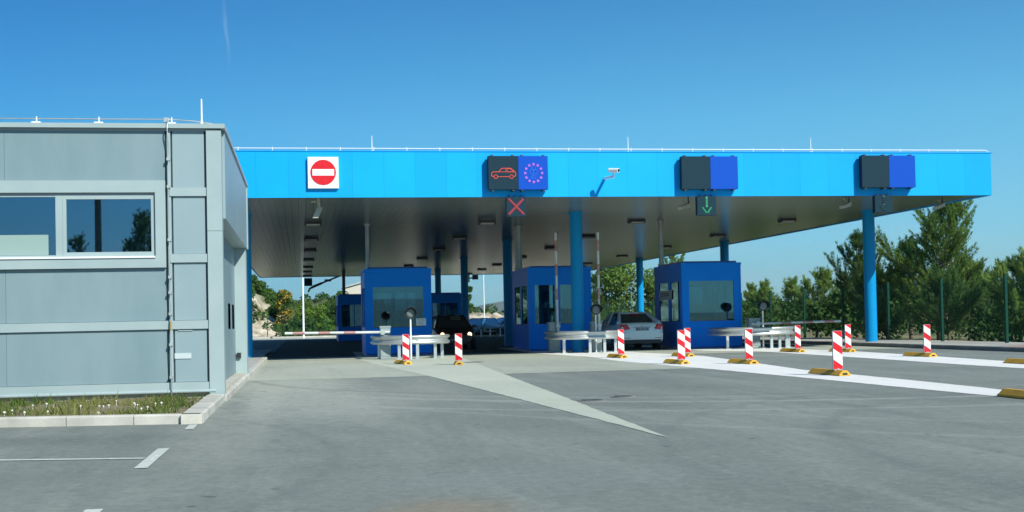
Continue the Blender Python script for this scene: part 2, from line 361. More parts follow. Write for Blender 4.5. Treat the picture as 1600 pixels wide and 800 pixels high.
def island(name, pts, m, z=.005):
    rj = random.Random(len(pts)*7+int(pts[0][0])); out = []
    for p, q in zip(pts, pts[1:]+pts[:1]):       # worn, slightly ragged paint edge
        L = math.hypot(q[0]-p[0], q[1]-p[1]); k = max(1, int(L/.22)); nx, ny = -(q[1]-p[1])/L, (q[0]-p[0])/L
        for i in range(k):
            j = rj.gauss(0, .006)+(.025*rj.random() if rj.random() < .06 else 0) if i else 0
            out.append((p[0]+(q[0]-p[0])*i/k+nx*j, p[1]+(q[1]-p[1])*i/k+ny*j))
    return sheet(name, out, z, m)
island('traffic_island', [(3.66, 12.15), (4.12, 20), (4.6, 28.6), (4.95, 34.5), (5.3, 40.2), (5.5, 44), (5.3, 55), (2.2, 55), (1.95, 41.6), (2.45, 34), (2.85, 28.4), (3.25, 20.5)], M_islandpaint)
island('traffic_island', [(9.2, 39.5), (9.0, 34.8), (9.32, 29.8), (9.50, 25.8), (9.64, 22), (9.72, 18.3), (9.80, 15.5), (9.95, 8), (10.12, 8), (10.45, 15.5), (10.72, 18.3), (10.9, 22), (11.0, 26.3), (11.7, 31.5), (12.4, 37.4), (11.9, 43), (11.7, 56), (8.75, 56), (8.6, 44.2)], M_stripepaint)
island('traffic_island', [(15.5, 41), (15.4, 36), (15.25, 31), (15.0, 26.3), (14.95, 22), (15.1, 14), (15.3, 14), (16.1, 22), (16.75, 27), (17.3, 32), (17.8, 38), (17.6, 42), (17.2, 54), (14.3, 54), (14.4, 43)], M_stripepaint)
# parking bay lines on the left
def quadline(name, a, b, wd, m, z=.006):
    a, b = Vector(a), Vector(b); d = (b-a).normalized(); nn = Vector((-d.y, d.x))*wd/2
    return sheet(name, [tuple(a+nn), tuple(a-nn), tuple(b-nn), tuple(b+nn)], z, m)
quadline('road_marking', (-1.47, 12.09), (-6.5, 13.3), .10, M_mark)
quadline('road_marking', (-1.40, 11.22), (-1.39, 12.99), .115, M_mark, .008)
quadline('road_marking', (-1.35, 15.36), (-1.35, 16.04), .10, M_mark)
quadline('road_marking', (-1.40, 7.4), (-1.40, 8.79), .115, M_mark)
# pavement along the control building and under the canopy's left edge
def kerb(name, a, b, n, wd, h, m, side=1):
    """a row of separate kerb stones from a to b, body on the left (side=1) or right (-1)"""
    a, b = Vector(a), Vector(b); L = (b-a).length/n; d = (b-a).normalized(); nn = Vector((-d.y, d.x))*wd*side
    root = bpy.data.objects.new(name, None); col.objects.link(root); root.location = (a.x, a.y, 0); struct(root)
    g = .006; c = .02
    me = None
    for i in range(n):
        p0 = d*(L*i+g); p1 = d*(L*(i+1)-g)
        b_ = MB()
        prof = [(0, -.1), (0, h-c), (c*1.2, h), (wd, h), (wd, -.1)]
        q = nn.normalized()
        b_.loft([[(p0+q*s_).to_3d()+Vector((0, 0, z)) for s_, z in prof], [(p1+q*s_).to_3d()+Vector((0, 0, z)) for s_, z in prof]], smooth=False)
        if me is None:
            o = b_.build('kerb_stone', m); o.parent = root; o.location = (0, 0, 0); me = o
        else:
            c_ = me.copy(); col.objects.link(c_); c_.parent = root; c_.location = (d*L*i).to_3d()
    return root
kerb('bed_kerb', (-1.27, 16.22), (-12.3, 18.25), 13, .15, .125, M_kerb, -1)
kerb('building_kerb', (-1.26, 20.85), (-1.26, 16.2), 4, .26, .125, M_kerb, -1)
kerb('pavement_kerb', (-1.22, 45.9), (-1.22, 20.95), 25, .16, .115, M_kerb, -1)
sheet('pavement', [(-9, 30.1), (-1.39, 30.1), (-1.39, 45.9), (-1.39, 60), (-9, 60)], .11, M_pave)
sheet('side_path', [(-1.75, 20.98), (-1.385, 20.98), (-1.385, 30.1), (-1.75, 30.1)], .105, M_pave)
# right-hand pavement below the fence
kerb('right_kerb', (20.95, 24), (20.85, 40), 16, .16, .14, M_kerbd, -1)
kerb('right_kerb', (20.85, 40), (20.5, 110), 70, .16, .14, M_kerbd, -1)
sheet('pavement', [(21.09, 24), (24.3, 24), (24.3, 112), (20.66, 112), (21.0, 40)], .135, M_pave)
sheet('red_paving', [(21.3, 30), (22.6, 30), (22.6, 35.6), (21.3, 35.6)], .139, M_redpave)

# planted bed in front of the building
struct(terrain('planting_bed', -12.5, -1.5, 16.45, 20.97, 60, 14, lambda x, y: .085+.02*math.sin(x*3.1)*math.sin(y*2.3) if y > 16.45-(x+1.27)*.185+.1 else -.05, M_soil))
rng = np.random.default_rng(5)
def grass():
    n = 13000
    X = rng.uniform(-9.5, -1.52, n); Y = rng.uniform(16.55, 20.85, n)
    keep = (Y > 16.6 - (X+1.27)*.185) & ((np.sin(X*5.3)+np.sin(Y*2.9+X*1.7)+rng.normal(0, 1.0, n)) > -.45)
    X, Y = X[keep], Y[keep]; n = len(X)
    h = rng.uniform(.04, .125, n)*(1+.9*(rng.random(n) > .96)); a = rng.uniform(0, 6.28, n); wd = rng.uniform(.006, .013, n); ln = rng.normal(0, .06, (n, 2))
    V = np.zeros((n, 3, 3)); base = np.stack([X, Y, np.full(n, .08)], 1)
    V[:, 0] = base + np.stack([np.cos(a)*wd, np.sin(a)*wd, 0*a], 1); V[:, 1] = base - np.stack([np.cos(a)*wd, np.sin(a)*wd, 0*a], 1)
    V[:, 2] = base + np.stack([ln[:, 0], ln[:, 1], h], 1)
    dry = np.clip(.35+.3*np.sin(X*1.9+1)+.25*rng.normal(0, 1, n), 0, 1)
    o = fastmesh('grass', V.reshape(-1, 3), np.arange(n*3).reshape(-1, 3), M_grass, np.repeat(dry, 3)); tag(o, kind='stuff', label='rough grass growing in the bed under the grey building')
    b = MB()
    for i in range(26):
        x = rng.uniform(-4.8, -1.6); y = rng.uniform(16.9, 19) - (x+1.27)*.15; z = rng.uniform(.12, .17); r_ = rng.uniform(.014, .026)
        pts = [(x+r_*math.cos(t)*(1 if k % 2 else .6), y-.006*math.sin(t), z+r_*math.sin(t)*.8*(1 if k % 2 else .6)) for k, t in enumerate([6.283*k/12 for k in range(12)])]
        b.add(pts+[(x, y-.012, z)], [(k, (k+1) % 12, 12) for k in range(12)])
        b.tube([(x, y, .07), (x, y, z)], .003, 4)
    o = b.build('daisies', M_cone); tag(o, kind='stuff', label='white daisies dotted through the grass bed')
grass()

# ------------------------------------------------------------------ control building (left)
def building():
    root = thing('control_building', 'grey panel-clad control building with ribbon window beside the canopy', 'building', (-1.25, 20.93, 0))
    Yf = 20.93
    MB().box(-12, -1.50, Yf+.10, 29.6, .16, 4.42).build('wall_core', M_panel, root)
    MB().box(-12, -1.30, Yf+.06, 29.6, -.1, .158).build('plinth', M_plinth, root)
    # cladding sheets, left field
    xs = [-12, -9.35, -6.7, -4.66, -2.16]
    bands = [(3.64, 4.45), (1.345, 2.205), (.335, 1.195)]
    for z0, z1 in bands:
        for i in range(4):
            box('wall_panel', M_panel, root, xs[i]+.002, xs[i+1]-.002, Yf+.04, Yf+.099, z0, z1)
    for z0, z1 in [(3.525, 4.45), (2.435, 3.375), (1.345, 2.285), (.335, 1.195)]:
        box('wall_panel', M_panel2, root, -2.04, -1.535, Yf+.04, Yf+.099, z0, z1)
    # horizontal cover strips
    box('cover_strip', M_trim, root, -12, -2.105, Yf+.0, Yf+.12, 1.2, 1.34)
    for z0, z1 in [(3.38, 3.52), (2.29, 2.43), (1.2, 1.34)]:
        box('cover_strip', M_trim, root, -2.095, -1.50, Yf+.002, Yf+.12, z0, z1)
    box('base_strip', M_trim, root, -12, -1.497, Yf+.001, Yf+.12, .2, .33)
    MB().tube([(-12, Yf-.005, .18), (-1.40, Yf-.005, .18)], .03, 10).build('base_rail', M_trim, root)
    box('joint_strip', M_trim, root, -2.125, -2.07, Yf+.02, Yf+.1, .34, 4.45)
    # corner trim in two lengths
    box('corner_trim', M_trim, root, -1.495, -1.255, Yf-.02, Yf+.28, .07, 2.8)
    box('corner_trim', M_trim, root, -1.495, -1.255, Yf-.02, Yf+.28, 2.806, 4.46)
    box('coping', M_trim, root, -12.05, -1.19, Yf-.06, Yf+.3, 4.49, 4.565)
    box('coping_shadow_gap', M_bgrey, root, -12, -1.3, Yf+.02, Yf+.2, 4.45, 4.49)
    box('roof', M_bgrey, root, -12, -1.6, Yf+.3, 29.5, 4.42, 4.5)
    # ribbon window: trim surround and glazed units
    wf = MB()
    wf.box(-12, -2.16, Yf-.03, Yf+.10, 3.44, 3.635); wf.box(-12, -2.16, Yf-.031, Yf+.10, 2.21, 2.372); wf.box(-2.32, -2.158, Yf-.032, Yf+.10, 2.211, 3.634)
    wf.build('window_surround', M_trim, root)
    box('window_sill', M_white, root, -12, -2.325, Yf-.055, Yf+.09, 2.372, 2.40)
    box('window_head', M_bgrey, root, -12, -2.325, Yf+.03, Yf+.1, 3.395, 3.44)
    rm = MB(); rm.box(-12, -2.2, Yf+.55, Yf+.6, 2.2, 3.6); rm.build('room_wall', mat('unlit_room', (.012, .016, .02), .8), root)
    MB().box(-12, -2.4, Yf+.13, Yf+.15, 3.085, 3.11).build('pale_strip', mat('pale_strip_finish', (.55, .62, .66), .6), root)  # thin pale strip running across just behind the panes
    x = -2.33
    for k in range(4):
        # opening sash then fixed pane
        f = MB(); a, b_ = x-1.44, x
        for (p, q, s_, t) in [(a, a+.055, 2.40, 3.395), (b_-.06, b_, 2.40, 3.395), (a+.055, b_-.06, 2.40, 2.475), (a+.055, b_-.06, 3.335, 3.395)]: f.box(p, q, Yf+.02, Yf+.09, s_, t)
        fr = f.build('window_frame', M_trim, root)
        box('pane', M_winglass, fr, a+.055, b_-.06, Yf+.052, Yf+.058, 2.475, 3.335)
        f = MB(); f.box(a-.11, a-.002, Yf+.015, Yf+.09, 2.40, 3.395); f.box(a-1.75, a-.11, Yf+.025, Yf+.09, 2.40, 2.43); f.box(a-1.75, a-.11, Yf+.025, Yf+.09, 3.375, 3.395)
        fr = f.build('window_frame', M_trim, root)
        box('pane', M_winglass, fr, a-1.75, a-.11, Yf+.052, Yf+.058, 2.43, 3.375)
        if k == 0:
            bb = MB(); bb.box(a-1.75, a-.23, Yf+.045, Yf+.050, 2.435, 2.765); bb.build('reflected_vehicle_board', mat('reflected_vehicle_tone', (.25, .36, .34), .7), fr)  # pale board added in place of a white vehicle reflected in the glass
        x = a-1.752
    # nameplate and small strip
    box('nameplate', mat('plate_enamel', (.48, .56, .57), .5), root, -2.05, -1.785, Yf+.025, Yf+.039, .715, .805)
    box('label_strip', M_trim, root, -1.99, -1.76, Yf+.025, Yf+.039, 1.165, 1.185)
    # side wall with parapet box, sectional door, end pillar
    box('parapet_box', M_panel2, root, -1.75, -1.215, Yf+.285, 29.75, 3.03, 4.485)
    box('side_coping', M_bgrey, root, -1.8, -1.185, Yf+.301, 29.8, 4.487, 4.56)
    box('end_trim', M_trim, root, -1.5, -1.195, 29.5, 29.82, 3.029, 4.48)
    box('end_pillar', M_trim, root, -1.52, -1.245, 29.3, 29.85, .0, 3.027)
    box('side_wall', M_panel, root, -1.7, -1.56, Yf+.285, 29.3, .12, 3.03)
    z = .14
    for k in range(5):
        pn = box('door_panel', M_panel2, root, -1.56, -1.515, 21.6, 29.2, z, z+.57)
        if k == 2:
            for y0 in (26.5, 28.0):
                fr = MB().box(-1.514, -1.5, y0, y0+.85, z-.12, z+.42).build('door_window', M_darkgrey, pn)
        z += .577
    box('door_post', M_trim, root, -1.56, -1.50, Yf+.285, 21.58, .12, 3.03)
    box('call_box', M_black, root, -1.47, -1.38, 29.22, 29.298, .5, .62)
    # lightning protection: rod, roof wire on blocks, down conductor with clips
    MB().tube([(-1.57, Yf+.12, 4.565), (-1.57, Yf+.12, 4.66), (-1.57, Yf+.12, 5.0)], [.03, .016, .013], 8).build('lightning_rod', M_white, root)
    MB().tube([(-12, Yf+.1, 4.655), (-2.05, Yf+.1, 4.655), (-1.7, Yf+.11, 4.63), (-1.4, Yf+.12, 4.59)], .010, 6).build('roof_wire', M_galv, root)
    for X in (-8.05, -7.1, -6.13, -5.15, -4.17, -3.2, -2.05):
        b_ = MB().box(X-.07, X+.07, Yf+.04, Yf+.16, 4.566, 4.60); b_.tube([(X, Yf+.1, 4.6), (X, Yf+.1, 4.69)], .011, 6); b_.build('wire_holder', M_white, root)
    MB().box(-2.17, -2.09, Yf+.03, Yf+.12, 4.60, 4.675).build('wire_clamp', M_galv, root)
    pts = [(-2.10, Yf+.1, 4.66), (-2.105, Yf-.07, 4.60), (-2.105, Yf-.10, 4.45)] + [(-2.10+.008*math.sin(z*5), Yf-.055, z) for z in (4.2, 3.9, 3.5, 3.0, 2.5, 2.0, 1.5, 1.0, .5, .15)] + [(-2.12, Yf-.03, .06)]
    dc = MB().tube(pts, .0105, 6).build('down_conductor', M_galv, root)
    for z in (3.98, 3.53, 2.66, 2.05, 1.80, 1.45, .95, .42):
        MB().box(-2.125, -2.075, Yf-.075, Yf+.03, z-.022, z+.022).build('clip', M_galvd, dc)
    MB().tube([(-2.095, Yf-.056, 1.18), (-2.095, Yf-.056, 1.32)], .017, 8).build('test_clamp', mat('brass', (.5, .36, .14), .5, .5), dc)
building()

# ------------------------------------------------------------------ canopy
CX0, CX1, CY0, CY1, CZ, CT = -3.3, 23.5, 39.3, 104.3, 5.25, 6.66
def canopy():
    root = thing('canopy', 'long flat sky-blue canopy on round blue columns over the lanes', 'canopy', (0, CY0, 0))
    b = MB(); x = CX0+.03
    while x < CX1-.05:
        b.box(x, min(x+.243, CX1-.03), CY0+.05, CY1-.05, CZ, CZ+.05); x += .25
    o = b.build('ceiling_planks', M_ceil, root); tag(o, kind='stuff')
    box('roof_deck', M_galvd, root, CX0+.04, CX1-.04, CY0+.04, CY1-.04, CZ+.052, CT-.12)
    n = 27; wd = (CX1-CX0)/n; proto = None
    for i in range(n):
        if proto is None:
            proto = box('fascia_panel', M_fascia, root, CX0+.0015, CX0+wd-.0015, CY0-.03, CY0+.035, CZ-.04, CT)
        else: clone(proto, wd*i, 0, 0)
    for nm, (xa, xb) in (('side', (CX1-.035, CX1+.03)), ('side', (CX0-.03, CX0+.035))):
        m_ = 65; L = (CY1-CY0-.08)/m_; b = MB()
        for i in range(m_): b.box(xa, xb, CY0+.04+L*i+.003, CY0+.04+L*(i+1)-.003, CZ-.04, CT)
        o = b.build('side_fascia_panels', M_fascia, root); tag(o, kind='stuff')
    b = MB()
    for i in range(n): b.box(CX0+wd*i+.003, CX0+wd*(i+1)-.003, CY1-.035, CY1+.03, CZ-.04, CT)
    tag(b.build('rear_fascia_panels', M_fascia, root), kind='stuff')
    b = MB()
    b.box(CX0-.05, CX1+.05, CY0-.05, CY0+.12, CT+.002, CT+.03)
    b.build('front_coping', M_fascia, root)
    # lightning wire along the roof edge, holders and rods
    MB().tube([(CX0, CY0+.05, CT+.11), (CX1-.15, CY0+.05, CT+.11), (CX1-.03, CY0+.05, CT+.05)], .014, 6).build('roof_wire', M_white, root)
    x = CX0+.4; proto = None
    while x < CX1-.2:
        if proto is None: proto = MB().tube([(x, CY0+.05, CT+.03), (x, CY0+.05, CT+.15)], .014, 6).build('wire_holder', M_white, root); xp = x
        else: clone(proto, x-xp, 0, 0)
        x += 1.05
    for X in (2.3, 10.66, 17.0):
        MB().tube([(X, CY0+.09, CT+.03), (X, CY0+.09, CT+.12), (X, CY0+.09, CT+.52)], [.03, .015, .010], 8).build('lightning_rod', M_white, root)
    for X, Y, z0 in [(10.2, 45.4, 0), (10.1, 60.5, 0), (10.1, 77, 0), (10.3, 94, 0), (21.85, 45.3, .13), (22.3, 63.3, .13), (22.4, 80.5, .13), (22.4, 97.5, .13), (-1.95, 45.3, .1)]:
        c = MB().tube([(X, Y, z0), (X, Y, CZ)], .23, 28).build('column', M_colp, root)
        MB().tube([(X, Y, CZ-.09), (X, Y, CZ-.001)], .27, 28).build('collar', M_colp, c)
canopy()

# ceiling lamps, a grid of four rows
def lamps():
    def mk():
        r = thing('ceiling_lamp', '', 'ceiling lamp', (0, 0, CZ), 0, 'square lamps in four rows on the canopy ceiling')
        MB().box(-.33, .33, -.2, .2, -.13, -.002).build('housing', M_black, r, (0, 0, 0))
        b = MB().box(-.27, .27, -.215, -.2, -.125, -.085); b.box(-.27, .27, -.17, .17, -.14, -.131); b.build('lens', M_lens, r, (0, 0, 0))
        return r
    rows = [(.52, 'row over the closed lane beside the grey building'), (7.4, 'row between the first and second booth'), (13.6, 'row between the second and third booth'), (20.1, 'row nearest the right edge, beyond the third booth')]
    ords = ['front', 'second', 'third', 'fourth', 'fifth', 'sixth', 'rearmost']
    p = None
    for X, nm in rows:
        for k, Y in enumerate((49.2, 58, 66.9, 76.3, 86, 93.4, 101.4)):
            lab = 'black square ceiling lamp, %s of the %s' % (ords[k], nm)
            if p is None: p = mk(); p.location = (X, Y, CZ); p['label'] = lab
            else: dup(p, (X, Y, CZ), None, lab)
lamps()

# ------------------------------------------------------------------ signs on the fascia
def polyline(b, pts, r, y, mi=0):
    for p, q in zip(pts, pts[1:]): b.tube([(p[0], y, p[1]), (q[0], y, q[1])], r, 4, mi, True, False)
def noentry():
    r = thing('no_entry_sign', 'square white board with red no-entry disc over the closed left lane', 'road sign', (.755, CY0-.03, 5.98))
    box('board', M_white, r, .28, 1.23, CY0-.16, CY0-.032, 5.49, 6.47)
    d = MB(); d.tube([(.755, CY0-.163, 5.985), (.755, CY0-.175, 5.985)], .395, 56, 0, True, False); d.build('disc', M_red, r)
    box('bar', M_rwhite, r, .42, 1.09, CY0-.179, CY0-.1755, 5.885, 6.085)
noentry()
def ledpair(x0, xm, x1, z0, z1, label):
    Yb = CY0-.33; r = thing('lane_display', label, 'lane display', ((x0+x1)/2, CY0-.03, z0), 0, 'dark and blue lane displays on the canopy front')
    box('dark_panel', M_signface, r, x0, xm-.006, Yb, Yb+.22, z0, z1)
    box('blue_panel', M_signblue, r, xm+.002, x1, Yb+.004, Yb+.22, z0, z1)
    for X in (x0+.13, xm-.17, xm+.13, x1-.13):
        MB().box(X-.03, X+.03, Yb+.02, CY0-.031, z1+.004, z1+.045).build('bracket', M_darkgrey, r); MB().box(X-.03, X+.03, Yb+.02, CY0-.031, z0-.045, z0-.004).build('bracket', M_darkgrey, r)
    return r, Yb
p1, Yb = ledpair(5.95, 6.92, 7.88, 5.42, 6.49, 'lane display lit with red car outline and ring of stars')
def sg(px, py): return (5.95+(px-45)/687*1.93, 6.49-(py-75)/375*1.07)
b = MB()
polyline(b, [sg(*q) for q in [(105, 308), (82, 302), (80, 268), (100, 254), (163, 254), (196, 215), (298, 213), (340, 245), (357, 266), (358, 298), (334, 308)]], .011, Yb-.008)
polyline(b, [sg(*q) for q in [(152, 308), (282, 308)]], .010, Yb-.008)
polyline(b, [sg(*q) for q in [(163, 254), (345, 256)]], .008, Yb-.008)
polyline(b, [sg(*q) for q in [(248, 215), (244, 255)]], .010, Yb-.008)
polyline(b, [sg(*q) for q in [(262, 220), (262, 252), (335, 252), (297, 220), (262, 220)]], .006, Yb-.008)
for cx in (128, 309):
    polyline(b, [sg(cx+21*math.cos(t), 308+21*math.sin(t)) for t in [k*.5236 for k in range(13)]], .010, Yb-.008)
b.build('car_symbol', M_ledred, p1)
b = MB()
for k in range(12):
    a = R(30*k); cx, cz = sg(565+98*math.sin(a), 268-100*math.cos(a)); rr = .060
    pts = [(cx+(rr if j % 2 == 0 else rr*.45)*math.sin(j*math.pi/5), cz+(rr if j % 2 == 0 else rr*.45)*math.cos(j*math.pi/5)) for j in range(10)]
    b.prism([(p, q) for p, q in pts], 1, Yb-.012, Yb+.003)
b.build('star_ring', M_ledpink, p1)
b = MB()
for arc in [((565, 212), 26, 18), ((565, 312), 28, 16), ((545, 255), 22, 30), ((585, 255), 22, 30)]:
    (cx, cy), ra, rb = arc; polyline(b, [sg(cx+ra*math.cos(t), cy+rb*math.sin(t)) for t in [k*.6283 for k in range(11)]], .006, Yb-.006)
polyline(b, [sg(545, 330), sg(572, 290)], .006, Yb-.006)
b.build('centre_symbol', M_ledblue, p1)
ledpair(12.34, 13.32, 14.26, 5.42, 6.49, 'blank dark and blue lane display above the lit green arrow')
ledpair(18.62, 19.60, 20.54, 5.46, 6.53, 'blank dark and blue lane display nearest the canopy right end')

def lanesignal(x0, x1, z0, z1, kind, label, Y=CY0-.06, group='lane signals hung below the canopy front', back=False):
    r = thing('lane_signal', label, 'lane signal', ((x0+x1)/2, Y, z1), 0, group)
    box('housing', M_signface, r, x0, x1, Y-.1, Y+.1, z0, z1)
    for X in (x0+.12, (x0+x1)/2, x1-.12): MB().box(X-.02, X+.02, Y-.02, Y+.02, z1+.001, z1+.07).build('hanger', M_darkgrey, r)
    cx, cz, h = (x0+x1)/2, (z0+z1)/2, (z1-z0)/2; y = Y-.108; b = MB()
    if kind == 'x':
        for s_ in (-1, 1): b.tube([(cx-s_*h*.8, y, cz+h*.85), (cx+s_*h*.8, y, cz-h*.8)], .035, 4, 0, True, False)
        b.build('red_cross', M_leddim, r)
    elif kind in ('g', 'u'):
        for z in (h*.8, h*.55, h*.3, h*.05): b.box(cx-.035, cx+.035, y-.006, y+.006, cz+z-.06, cz+z+.055)
        for s_ in (-1, 1): b.tube([(cx+s_*h*.5, y, cz-h*.15), (cx+s_*.02, y, cz-h*.75)], .028, 4, 0, True, False)
        b.build('green_arrow', M_ledgreen if kind == 'g' else M_ledgreen_dim, r)
M_leddim = mat('dim_red_led', (.2, .03, .04), .5, emit=(.75, .08, .14), es=.22)
lanesignal(6.54, 7.16, 4.57, 5.18, 'x', 'dark lane signal showing a red cross')
lanesignal(12.9, 13.54, 4.57, 5.19, 'g', 'dark lane signal showing a bright green down arrow')
lanesignal(19.14, 19.77, 4.63, 5.20, 'u', 'dark lane signal with barely lit arrow beside the right column')
lanesignal(.30, .95, 4.46, 5.1, None, 'black lane signal seen from behind at the canopy rear', Y=103.9, group=None)

# cameras
def fasciacam():
    r = thing('security_camera', 'white bullet camera on an arm jutting from the blue fascia', 'camera', (9.85, CY0-.03, 5.85))
    MB().tube([(9.82, CY0-.031, 5.80), (9.86, CY0-.55, 5.78), (9.9, CY0-.85, 5.76)], [.05, .045, .05], 10).build('arm', M_white, r)
    h = MB(); a = Vector((9.80, CY0-.75, 5.98)); d = Vector((.62, -.75, -.1)).normalized()
    h.tube([a, a+d*.36], .07, 14, 0, True, True); h.build('housing', M_white, r)
    MB().tube([a+d*.361, a+d*.375], .05, 14).build('lens', M_black, r)
    MB().tube([(9.9, CY0-.85, 5.76), (9.93, CY0-.88, 5.93)], .035, 8).build('knuckle', M_white, r)
fasciacam()
M_cambeige = mat('weathered_beige_housing', (.45, .43, .34), .5)
def ceilcam(X, Y, style, label):
    r = thing('security_camera', label, 'camera', (X, Y, CZ), 0, 'beige cameras hung from the front of the ceiling')
    if style == 'down':
        MB().tube([(X-.02, Y, CZ), (X, Y, CZ-.3)], .05, 8).build('bracket', M_cambeige, r)
        h = MB(); h.loft([[(X+s*.09+.03, Y+q*.09, CZ-.28) for s, q in ((-1,-1),(1,-1),(1,1),(-1,1))], [(X+s*.09-.12, Y-.1+q*.09, CZ-.62) for s, q in ((-1,-1),(1,-1),(1,1),(-1,1))]], smooth=False); h.build('housing', M_cambeige, r)
        box('label_flag', M_cambeige, r, X-.25, X-.1, Y-.02, Y+.02, CZ-.12, CZ-.06)
    else:
        MB().tube([(X+.18, Y, CZ), (X+.18, Y, CZ-.28)], .025, 8).build('bracket', M_darkgrey, r)
        MB().tube([(X, Y, CZ-.08), (X+.18, Y, CZ-.26)], .016, 6).build('stay', M_cambeige, r)
        h = MB(); a = Vector((X+.22, Y+.05, CZ-.32)); d = Vector((-.8, -.5, -.22)).normalized(); sd = Vector((.5, -.8, 0)).normalized()*.09
        h.loft([[a+sd, a-sd, a-sd+Vector((0,0,.15)), a+sd+Vector((0,0,.15))], [a+d*.48+sd, a+d*.48-sd, a+d*.48-sd+Vector((0,0,.10)), a+d*.48+sd+Vector((0,0,.10))]], smooth=False); h.build('housing', M_cambeige, r)
ceilcam(.62, 40.1, 'down', 'beige camera bent downward below the no-entry sign')
ceilcam(12.72, 40.1, 'side', 'pale camera on a bracket left of the bright green arrow')
ceilcam(18.42, 40.0, 'side', 'pale camera just left of the right front column')
ceilcam(22.1, 40.4, 'side', 'pale camera at the outer right end of the ceiling')

r = thing('security_camera', 'small dark camera clamped to a blue column above the dark red car', 'camera', (10.4, 76.9, 3.9))
MB().tube([(10.34, 76.9, 3.95), (10.62, 76.85, 3.97)], .04, 8).build('arm', M_darkgrey, r); MB().box(10.58, 10.9, 76.5, 76.9, 3.86, 4.14).build('housing', M_darkgrey, r); MB().box(10.34, 10.40, 76.8, 77.0, 3.7, 4.2).build('clamp', M_darkgrey, r)
# ------------------------------------------------------------------ toll booths
M_blind = mat('grey_blind', (.24, .30, .30), .7)
def booth(x0, x1, y0, y1, label, front='wide', notice=None, z=0, H=3.36, cat_group='blue control booths on the islands'):
    r = thing('booth', label, 'booth', ((x0+x1)/2, (y0+y1)/2, z), 0, cat_group)
    T = .07; wz0, wz1 = z+1.09, z+2.63
    box('base', M_boothd, r, x0+.03, x1-.03, y0+.03, y1-.03, z, z+.08)
    fl = MB(); fl.box(x0+T, x1-T, y0+T, y1-T, z+.081, z+.16); fl.build('floor', M_int, r)
    def wall(side, spans):
        """frame wall with window openings; spans are fractions along the wall"""
        b = MB(); L = (x1-x0) if side in 'fb' else (y1-y0-2*T-.004)
        def bx(a, c, p, q):
            if side == 'f': b.box(x0+a, x0+c, y0, y0+T, p, q)
            elif side == 'b': b.box(x0+a, x0+c, y1-T, y1, p, q)
            elif side == 'l': b.box(x0, x0+T, y0+T+.002+a, y0+T+.002+c, p, q)
            else: b.box(x1-T, x1, y0+T+.002+a, y0+T+.002+c, p, q)
        bx(0, L, z+.08, wz0); bx(0, L, wz1, z+H-.12)
        e = 0
        for a, c in spans: bx(e, a*L, wz0, wz1); e = c*L
        bx(e, L, wz0, wz1)
        wl_ = b.build('wall', M_booth, r)
        for a, c in spans:
            a, c = a*L, c*L
            def pane(nm, m_, i0, i1, p, q, d0, d1):
                if side == 'f': return box(nm, m_, wl_, x0+i0, x0+i1, y0+d0, y0+d1, p, q)
                if side == 'b': return box(nm, m_, wl_, x0+i0, x0+i1, y1-d1, y1-d0, p, q)
                if side == 'l': return box(nm, m_, wl_, x0+d0, x0+d1, y0+T+.002+i0, y0+T+.002+i1, p, q)
                return box(nm, m_, wl_, x1-d1, x1-d0, y0+T+.002+i0, y0+T+.002+i1, p, q)
            pane('pane', M_boothglass, a, c, wz0, wz1, .03, .038)
            pane('window_sill', M_boothd, a, c, wz0-.03, wz0-.002, -.018, .03)
        return wl_
    if front == 'wide': wall('f', [(.12, .88)])
    elif front == 'split': wall('f', [(.10, .47), (.50, .86)])
    wall('b', [(.14, .48), (.53, .86)]); wall('l', [(.08, .42), (.5, .86)]); wall('r', [(.08, .42), (.5, .86)])
    # corner posts, frieze, roof slab
    for (px_, py_) in ((x0-.012, y0-.012), (x1-.058, y0-.012), (x0-.012, y1-.058), (x1-.058, y1-.058)):
        box('corner_post', M_booth, r, px_, px_+.07, py_, py_+.07, z+.08, z+H-.12)
    box('roof', M_booth, r, x0-.03, x1+.03, y0-.03, y1+.03, z+H-.118, z+H-.03)
    box('roof_cap', M_boothd, r, x0+.12, x1-.12, y0+.12, y1-.12, z+H-.029, z+H+.04)
    b = MB(); b.box(x0+.32, x1-.32, y0+.10, y0+.13, wz1-.24, wz1-.02); b.build('blind', M_blind, r)
    xm = x0+.12*(x1-x0)+.78*.64*(x1-x0)
    MB().box(xm, xm+.05, y0+.045, y0+.09, wz0, wz1).build('mullion', M_boothd, r)
    MB().box(x0+.5, x0+.86, y1-.9, y1-.5, z+1.35, z+2.2).build('shelf_unit', M_blind, r)
    # desk, screen and operator's chair inside
    box('desk', M_intpale, r, x0+.15, x1-.15, y0+.25, y0+.85, z+.92, z+.96)
    s = MB(); s.box(x0+.35, x0+.95, y0+.45, y0+.49, z+1.3, z+1.72); s.box(x0+.6, x0+.7, y0+.46, y0+.5, z+.96, z+1.3); s.build('monitor', M_black, r)
    s = MB(); s.box(x1-1.1, x1-.6, y0+1.5, y0+1.56, z+1.1, z+1.7); s.box(x1-1.12, x1-.58, y0+1.0, y0+1.5, z+.58, z+.66); s.tube([(x1-.85, y0+1.25, z+.16), (x1-.85, y0+1.25, z+.58)], .04, 8); s.build('chair', M_darkgrey, r)
    box('cabinet', M_bgrey, r, x1-.6, x1-.1, y1-1.2, y1-.3, z+.16, z+1.5)
    if notice: notice(r)
    return r
def notice1(r):
    n = MB().box(4.36, 4.74, 47.765, 47.785, 1.12, 1.40).build('notice', M_white, r)
    l = MB()
    for i, (a, c) in enumerate([(4.42, 4.68), (4.44, 4.7), (4.42, 4.6), (4.46, 4.66)]): l.box(a, c, 47.762, 47.7645, 1.345-.055*i, 1.36-.055*i)
    l.build('print', M_bgrey, n)
